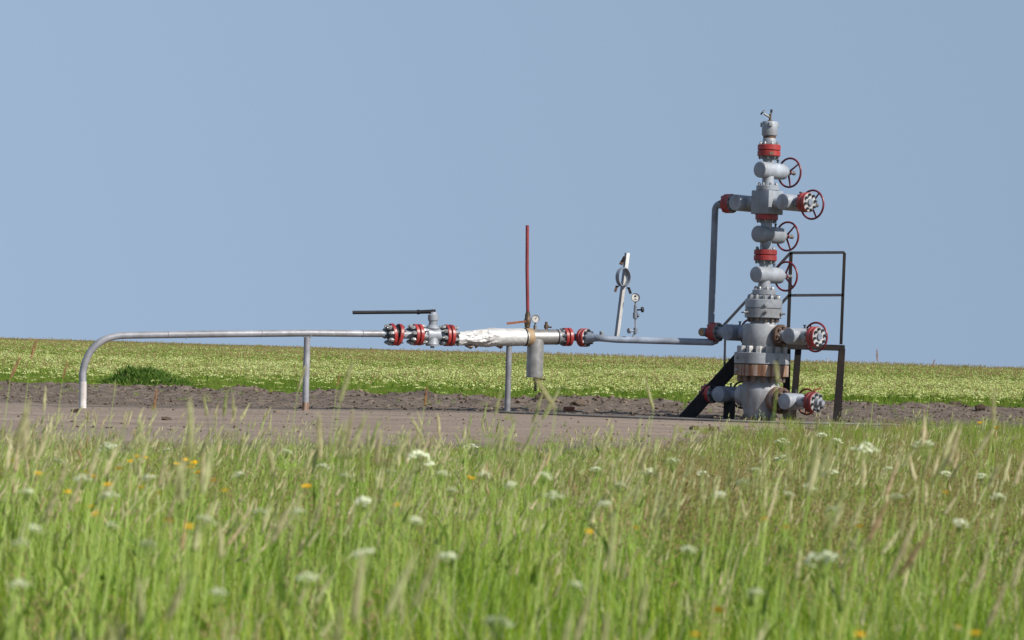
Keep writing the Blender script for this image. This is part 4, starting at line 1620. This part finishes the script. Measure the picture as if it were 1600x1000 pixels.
def d_pan(x, y):
    u_ = x / y
    return np.clip(0.07 + 0.17 * sstep(7, 10, y) + 0.75 * sstep(0.015, 0.08, u_) * sstep(5, 9, y), 0, 1) * fbm(x * 1.2, y, 95, 3) * 1.9 * (y < edge_near(x) + 0.2)


place('brown_panicle_grass', PANS, d_pan, 3.0, 33, lambda x, y: cap(x, y, (fg_height(x, y) + np.interp(y, [0, 10, 16, 22], [0.05, 0.08, 0.09, 0.07])) * rng.uniform(0.7, 1.25, len(x)), 80, 175) / 0.46, 60, 0.1,
      'brownish panicle grass among the green on the right', 'grass')


def broad_weed(seed):
    random.seed(seed)
    p = PB()
    for st_ in range(3):
        h = U(0.18, 0.34)
        x0, y0 = disk(0.03)
        dx, dy = U(-.05, .05), U(-.05, .05)
        p.stem([(x0, y0, -.02), (x0 + dx * .5, y0 + dy * .5, h * .5), (x0 + dx, y0 + dy, h)], 0.0022)
        for k in range(9):
            t = U(0.15, 1.0)
            p.blade((x0 + dx * t, y0 + dy * t, h * t), U(0, 6.283), U(0.8, 1.5), U(0.05, 0.10) * (1.2 - 0.6 * t), U(0.012, 0.024), 3, 1, 1.2)
    return p.mesh('broad_weed', [M['stalk'], M['fresh']])


place('broad_leaved_weeds', [broad_weed(700 + k) for k in range(4)], lambda x, y: np.clip(2.4 * fbm(x * 1.1, y * 0.9, 141, 3) - 0.9, 0, 1), 2.4, 17,
      lambda x, y: fg_height(x, y) / 0.34 * rng.uniform(0.6, 1.0, len(x)), 8, 0.1, 'broad-leaved weeds mixed into the foreground grass', 'weeds')


# --- far meadow
def umbel_plant(p, x, y, h, r, mi_stem=0, mi_fl=1, n=12, size=0.009, heads=3):
    top = np.array([x + U(-.03, .03), y + U(-.03, .03), h])
    p.stem([(x, y, 0), tuple(top)], 0.003, mi_stem)
    for _ in range(heads):
        q = top + np.array([U(-1, 1) * r * 1.1, U(-1, 1) * r * 1.1, U(-0.6, 0.3) * r])
        p.tuft(q, r * U(0.6, 1.0), n, mi_fl, size, 0.35)
    for _ in range(2):
        p.blade((x, y, h * U(0.2, 0.6)), U(0, 6.283), U(0.5, 1.0), U(0.06, 0.14), 0.02, 2, mi_stem)


def meadow_patch(seed, flowers, blades, hmax, size=1.0, bw=0.006, fl_h=(0.2, 0.3), mat='blade_far'):
    random.seed(seed)
    p = PB()
    for _ in range(blades):
        x, y = U(-.5, .5) * size, U(-.5, .5) * size
        p.blade((x, y, -0.02), U(0, 6.283), U(0.05, 0.6), U(0.45, 1.0) * hmax, bw * U(0.7, 1.4), 2, 0)
    for _ in range(flowers):
        x, y = U(-.5, .5) * size, U(-.5, .5) * size
        umbel_plant(p, x, y, U(*fl_h), U(0.030, 0.055), 0, 1, 11, 0.011, random.choice((1, 2, 3)))
    for _ in range(int(3 * size * size) + 1):
        x, y = U(-.5, .5) * size, U(-.5, .5) * size
        h = hmax * U(1.1, 1.5)
        p.stem([(x, y, 0), (x + .02, y, h * 0.5), (x + U(0, .07), y, h)], bw * 0.4, 0)
        p.spike((x + .05, y, h * 0.97), (0.3, 0, 1), 0.06, bw, 2, 3, 4)
    return p.mesh('meadow_patch', [M[mat], M['umbel'], M['brown_grass']])


PATCH_N = [meadow_patch(500 + k, nf, 300, 0.21) for k, nf in enumerate((24, 14, 6, 1))]
PATCH_F = [meadow_patch(520 + k, 20, 520, 0.26, 2.0, 0.014, (0.20, 0.30)) for k in range(4)]
FRINGE = [meadow_patch(540 + k, 2, 330, 0.20, 0.8, 0.006, (0.14, 0.22), 'fresh') for k in range(4)]


def field(name, variants, y0, y1, step, cond, label, smul=None):
    ys = np.arange(y0, y1, step)
    P = []
    for yy in ys:
        hw = 0.21 * yy + 2
        xs = np.arange(-hw, hw, step)
        P.append(np.stack([xs, np.full_like(xs, yy)], -1))
    P = np.concatenate(P)
    P = P + rng.uniform(-0.3, 0.3, P.shape) * step
    x, y = P[:, 0], P[:, 1]
    k = cond(x, y)
    x, y = x[k], y[k]
    n = len(x)
    z = ground_z(x, y)
    R = np.stack([np.zeros(n), np.zeros(n), rng.uniform(0, 6.283, n)], -1)
    s_ = rng.uniform(0.85, 1.15, n) * (0.85 + 0.3 * fbm(x * 0.4, y * 0.4, 97, 3))
    if smul is not None:
        s_ = s_ * smul(x, y)
    Sc = np.stack([np.ones(n) * 1.1, np.ones(n) * 1.1, s_], -1)
    pick = np.clip(((0.95 - fbm(x * 0.28, y * 0.13, 99, 3)) * 2.2 - 0.55 + rng.normal(0, 0.12, n)) * len(variants), 0, len(variants) - 1).astype(int)
    return scatter(name, variants, np.stack([x, y, z], -1), R, Sc, pick, label, 'meadow')


field('far_meadow', PATCH_N, 40, 76, 0.85, lambda x, y: (y > edge_far(x) + np.interp(x, [-6, 0, 3, 5], [3.2, 3.6, 3.0, 1.4]) + 2.0 * (fbm(x * 0.6, y * 0.6, 107, 3) - 0.5)), 'meadow thick with cream umbel flowers beyond the bare strip')
field('distant_meadow', PATCH_F, 76, 152, 1.75, lambda x, y: y > 0, 'distant flowering meadow along the horizon')
field('grass_fringe', FRINGE, 38.5, 52, 0.6, lambda x, y: (y > edge_far(x) + 0.1) & (y < edge_far(x) + 5.0), 'fresh green grass fringe at the edge of the far meadow',
      lambda x, y: (0.45 + 0.75 * sstep(0.1, 2.0, y - edge_far(x))) * (0.6 + 0.8 * fbm(x * 1.1, y, 103, 3)))

# --- weedy mound behind the bent pipe
mc = at(230, 590, 46.5)
mo = root('weedy_mound', 'dark green weed-covered earth mound at the meadow edge behind the bent pipe', 'mound', (mc.x, 46.5, gz(mc.x, 46.5)))
b = MB()
nr, na = 10, 36
mring = []
for i in range(nr + 1):
    q = i / nr
    ring = []
    for k_ in range(na):
        a = 2 * math.pi * k_ / na
        nn_ = float(fbm(np.array([2 + q * 3 * math.cos(a)]), np.array([5 + q * 3 * math.sin(a)]), 111, 3)[0]) - 0.5
        rx, ry = 0.85 * q, 0.6 * q
        zz = 0.27 * (1 - q * q) ** 1.3 * (1 + 1.1 * nn_) - 0.03
        xx = rx * math.cos(a)
        zz *= 1.0 - 0.35 * xx / 0.72
        ring.append(len(b.v))
        b.v.append(Vector((mc.x + xx * (1 + 0.3 * nn_), 46.5 + ry * math.sin(a), mo.location.z + zz)))
    mring.append(ring)
for r0, r1 in zip(mring, mring[1:]):
    for k_ in range(na):
        j = (k_ + 1) % na
        b.face((r0[k_], r0[j], r1[j], r1[k_]))
earth = part(b, 'earth', M['clod'], mo, ang=80)
random.seed(77)
p = PB()
for _ in range(5200):
    x_, y_ = disk(1.0)
    i_ = min(nr, int(math.hypot(x_, y_) * nr))
    k_ = int((math.atan2(y_, x_) % 6.2831) / 6.2831 * na) % na
    v_ = b.v[mring[i_][k_]] - Vector((mc.x, 46.5, mo.location.z))
    if fbm(np.array([x_ * 2.5]), np.array([y_ * 2.5]), 121, 3)[0] < 0.3:
        continue
    p.blade((v_.x + U(-.04, .04), v_.y + U(-.04, .04), v_.z - 0.01), U(0, 6.283), U(0.3, 1.0), U(0.06, 0.2), U(0.012, 0.028), 2)
wo = bpy.data.objects.new('weeds', p.mesh('weeds', [M['weed']]))
COL.objects.link(wo)
wo.parent = mo
wo['kind'] = 'stuff'

# --- small weeds on the bare strip
n = 1600
x = rng.uniform(-7.5, 7.5, n)
y = rng.uniform(23.5, 45, n)
k = (rng.uniform(0, 1, n) < np.where((y > edge_far(x) - 2.0) | (y < edge_near(x) + 2.5), 1.0, np.where(y > 35.5, 0.3, 0.04))) & (fbm(x * 0.7, y * 0.7, 131, 3) > 0.5) & (y < edge_far(x))
x, y = x[k], y[k]
n = len(x)
sc = rng.uniform(0.12, 0.3, n)
scatter('sparse_weeds', TUFTS, np.stack([x, y, ground_z(x, y)], -1), np.stack([x * 0, x * 0, rng.uniform(0, 6.28, n)], -1), np.stack([sc * 1.5, sc * 1.5, sc], -1), rng.integers(0, 7, n),
        'sparse small weeds on the bare soil', 'weeds')

# ------------------------------------------------------------------ single flowers and stalks of the foreground
def head_mesh(seed, r=0.026):
    random.seed(seed)
    p = PB()
    for i in range(22):
        a, q = U(0, 6.283), math.sqrt(random.random()) * r
        zz = 0.6 * r * (1 - (q / r) ** 2)
        c = np.array([math.cos(a) * q, math.sin(a) * q, zz])
        p.stem([(0, 0, -0.03), tuple(c)], 0.0007, 1)
        p.tuft(c, 0.0075, 9, 0, 0.0028, 0.4)
    return p.mesh('flower_head', [M['umbel_near'], M['stalk']])


def daisy_mesh(seed, r, yellow=True):
    random.seed(seed)
    p = PB()
    for i in range(12):
        a = i * 6.283 / 12 + U(-.1, .1)
        e = np.array([math.cos(a), math.sin(a), U(0.1, 0.5)])
        t = np.array([-math.sin(a), math.cos(a), 0])
        i0 = len(p.v)
        p.v += [e * r * 0.2 - t * r * 0.1, e * r * 0.2 + t * r * 0.1, e * r * 0.8 + t * r * 0.2, e * r, e * r * 0.8 - t * r * 0.2]
        p.f.append((i0, i0 + 1, i0 + 2, i0 + 3, i0 + 4))
        p.m.append(0)
    p.tuft((0, 0, r * 0.15), r * 0.45, 30, 1, r * 0.12, 0.8)
    return p.mesh('flower_head', [M['yellow'] if yellow else M['petal'], M['yellow']])


HEADS = [head_mesh(600 + k) for k in range(4)]
YEL = [daisy_mesh(620 + k, 0.019) for k in range(3)]
DAI = [daisy_mesh(640 + k, 0.012, False) for k in range(2)]

ORD = ['first', 'second', 'third', 'fourth', 'fifth', 'sixth', 'seventh', 'eighth', 'ninth', 'tenth', 'eleventh', 'twelfth', 'thirteenth', 'fourteenth', 'fifteenth', 'sixteenth', 'seventeenth', 'eighteenth', 'nineteenth', 'twentieth', 'twenty-first', 'twenty-second', 'twenty-third', 'twenty-fourth', 'twenty-fifth']
COLS = [(0, 300, 'below the bent pipe'), (300, 620, 'below the first support post'), (620, 830, 'below the foil-wrapped pipe'),
        (830, 1080, 'below the flow pipe'), (1080, 1300, 'below the wellhead'), (1300, 1700, 'right of the platform')]


def flower(px_, py_, Y, name, head, label, cat, group, tilt=0.2, scale=1.0):
    p_ = at(px_, py_, Y)
    x0 = p_.x - U(0.0, 0.05)
    g0 = gz(x0, Y)
    o = root(name, label, cat, (x0, Y, g0), group)
    h = p_.z - g0
    q = PB()
    pts = [(0, 0, -0.02), ((p_.x - x0) * 0.2, 0, h * 0.5), (p_.x - x0, 0, h - 0.025 * scale)]
    q.stem(pts, 0.0022)
    so = bpy.data.objects.new('stem', q.mesh('stem', [M['stalk']]))
    COL.objects.link(so)
    so.parent = o
    q = PB()
    for t in (0.25, 0.4, 0.55, 0.7):
        q.blade((pts[1][0] * t, 0, h * t), U(0, 6.283), U(0.5, 1.0), U(0.05, 0.1), 0.009, 3)
    lo_ = bpy.data.objects.new('leaves', q.mesh('leaves', [M['fresh']]))
    COL.objects.link(lo_)
    lo_.parent = o
    ho = bpy.data.objects.new('flower_head', head)
    COL.objects.link(ho)
    ho.parent = o
    ho.location = (p_.x - x0, 0, h)
    ho.rotation_euler = (U(-tilt, tilt) + 0.15, U(-tilt, tilt), U(0, 6.28))
    ho.scale = (scale,) * 3
    return o


def run_flowers(lst, name, heads, kind, cat, group, wid):
    lst = sorted(lst)
    cnt = {}
    for (px_, py_, w_) in lst:
        c_ = [c for c in COLS if c[0] <= px_ < c[1]][0]
        row = 'upper' if py_ < 770 else 'lower'
        key = (c_[2], row)
        cnt[key] = cnt.get(key, 0) + 1
        lab = f'{kind} in the {row} grass {c_[2]}, {ORD[cnt[key] - 1]} from left'
        Y = max(3.6, min(18.0, wid * F_PX / w_))
        # keep the head at a believable height
        for _ in range(80):
            h_ = at(px_, py_, Y)
            if h_.z < float(fg_height(np.array([h_.x]), np.array([Y]))[0]) * 1.25 + 0.07 and Y > 3.3:
                Y *= 0.98
        flower(px_, py_, Y, name, heads[random.randrange(len(heads))], lab, cat, group, scale=(1.12 if wid > 0.05 else 1.3) * w_ * Y / F_PX / wid)


random.seed(5)
UMB = [(1012, 741, 26), (1052, 724, 24), (1222, 693, 20), (1351, 706, 36), (1444, 699, 30), (1223, 720, 22), (1180, 738, 18), (1298, 743, 24),
       (799, 760, 18), (864, 778, 26), (851, 746, 20), (569, 786, 24), (656, 719, 36), (505, 732, 20), (128, 751, 24), (52, 829, 24), (33, 851, 22),
       (230, 855, 26), (43, 771, 22), (168, 703, 28), (234, 749, 20), (172, 777, 22), (570, 869, 32), (1284, 879, 46), (776, 978, 40), (1283, 682, 16),
       (1308, 691, 16), (1300, 799, 20), (1232, 774, 16), (1534, 747, 20), (1160, 755, 18), (320, 816, 28), (30, 916, 26), (900, 917, 22), (404, 803, 22), (466, 802, 22), (648, 815, 20), (735, 700, 18), (174, 822, 14), (375, 742, 14), (90, 722, 16), (262, 706, 14), (448, 708, 15), (540, 745, 16), (610, 738, 14), (690, 742, 18), (705, 768, 16), (757, 742, 14), (930, 735, 16), (968, 760, 18), (945, 790, 20), (1098, 742, 16), (1125, 775, 18), (1265, 762, 16), (1388, 735, 16), (1400, 778, 18), (1478, 742, 16), (1560, 778, 20), (1500, 820, 22), (700, 872, 24), (480, 905, 26), (1075, 862, 24), (340, 930, 28), (1180, 930, 26)]
run_flowers(UMB, 'white_umbel_plant', HEADS, 'white umbel flower', 'flower', 'white umbel flowers in the foreground grass', 0.052)
YL = [(212, 715, 9), (224, 716, 8), (278, 727, 8), (288, 720, 8), (304, 724, 8), (298, 731, 8), (310, 740, 9), (320, 737, 9), (335, 752, 8), (187, 734, 9),
      (139, 740, 9), (146, 746, 8), (169, 759, 9), (221, 763, 8), (480, 762, 10), (262, 814, 8), (268, 815, 7), (296, 824, 9), (20, 722, 9), (1122, 955, 13),
      (142, 793, 8), (149, 804, 7), (248, 772, 7), (993, 826, 8), (1345, 995, 12), (1525, 992, 12), (920, 832, 8), (1478, 771, 8), (1533, 662, 8), (1557, 670, 8), (60, 741, 8), (106, 770, 8), (205, 722, 8), (236, 745, 8), (318, 758, 8), (352, 768, 8), (1085, 993, 11), (1195, 812, 8), (1228, 825, 8), (1344, 824, 9), (620, 790, 8), (735, 748, 8)]
run_flowers(YL, 'yellow_flower', YEL, 'small yellow flower', 'flower', 'yellow flowers in the foreground grass', 0.026)
WD = [(202, 802, 9), (80, 805, 8), (188, 800, 7), (1440, 984, 16), (1495, 983, 17), (1120, 972, 14), (1403, 983, 13)]
run_flowers(WD, 'white_daisy', DAI, 'small white daisy', 'flower', 'small white daisies in the foreground grass', 0.024)

# tall single stalks that stand up against the bare strip
TALL = [(530, 632, 550, 568, 5.5, 'straw', 'tall pale blurred grass stalk in front of the strip right of the first post'),
        (868, 640, 838, 592, 5.0, 'straw', 'pale blurred stalk leaning left below the tin cylinder'),
        (1021, 640, 1008, 594, 9.0, 'straw', 'slim pale stalk in front of the dirt left of the stair'),
        (48, 561, 57, 530, 10.0, 'rust_grass', 'rusty brown seed head at the left edge, taller of two'),
        (16, 592, 31, 558, 9.0, 'rust_grass', 'rusty brown seed head at the left edge, nearest to the border'),
        (98, 592, 105, 566, 11.0, 'rust_grass', 'short rusty seed head just left of the bent pipe'),
        (1371, 566, 1370, 546, 13.0, 'rust_grass', 'slender tan seed head rising above the horizon right of the platform'),
        (1457, 574, 1460, 562, 14.0, 'rust_grass', 'small tan seed head on the horizon at the far right'),
        (527, 604, 531, 586, 12.0, 'rust_grass', 'small orange seed head before the meadow right of the first post'),
        (663, 635, 667, 605, 10.0, 'rust_grass', 'reddish seed head below the lever valve'),
        (1215, 596, 1213, 566, 5.0, 'straw', 'pale seed head in front of the wellhead base'),
        (1553, 665, 1552, 612, 5.0, 'straw', 'tall pale blurred stalk at the far right'),
        (240, 640, 245, 610, 11.0, 'rust_grass', 'orange seed head before the dirt right of the bent pipe'),
        (465, 612, 476, 575, 9.0, 'straw', 'pale seed head overlapping the first support post'),
        (178, 620, 180, 596, 11.0, 'straw', 'pale seed head just right of the bent pipe foot')]
for xa, ya, xb, yb, Y, mt, lab in TALL:
    A_, B_ = at(xa, ya, Y), at(xb, yb, Y)
    g0 = gz(A_.x - 0.05, Y)
    o = root('grass_stalk', lab, 'grass stalk', (A_.x - 0.05, Y, g0), 'single tall stalks in front of the bare strip')
    L0 = Vector((A_.x - 0.05, Y, g0))
    A_, B_ = A_ - L0, B_ - L0
    q = PB()
    q.stem([(0, 0, -0.02), (0.012, 0, A_.z * 0.4), tuple(A_ * 0.75 + Vector((0, 0, 0)) + (Vector((0.03, 0, A_.z)) - A_) * 0.1), tuple(A_)], 0.0015)
    so = bpy.data.objects.new('stem', q.mesh('stem', [M['stalk']]))
    COL.objects.link(so)
    so.parent = o
    q = PB()
    d_ = B_ - A_
    q.spike(tuple(A_), tuple(d_), d_.length, max(0.003, d_.length * 0.055), 0, 110, 6)
    ho = bpy.data.objects.new('seed_head', q.mesh('seed_head', [M[mt]]))
    COL.objects.link(ho)
    ho.parent = o
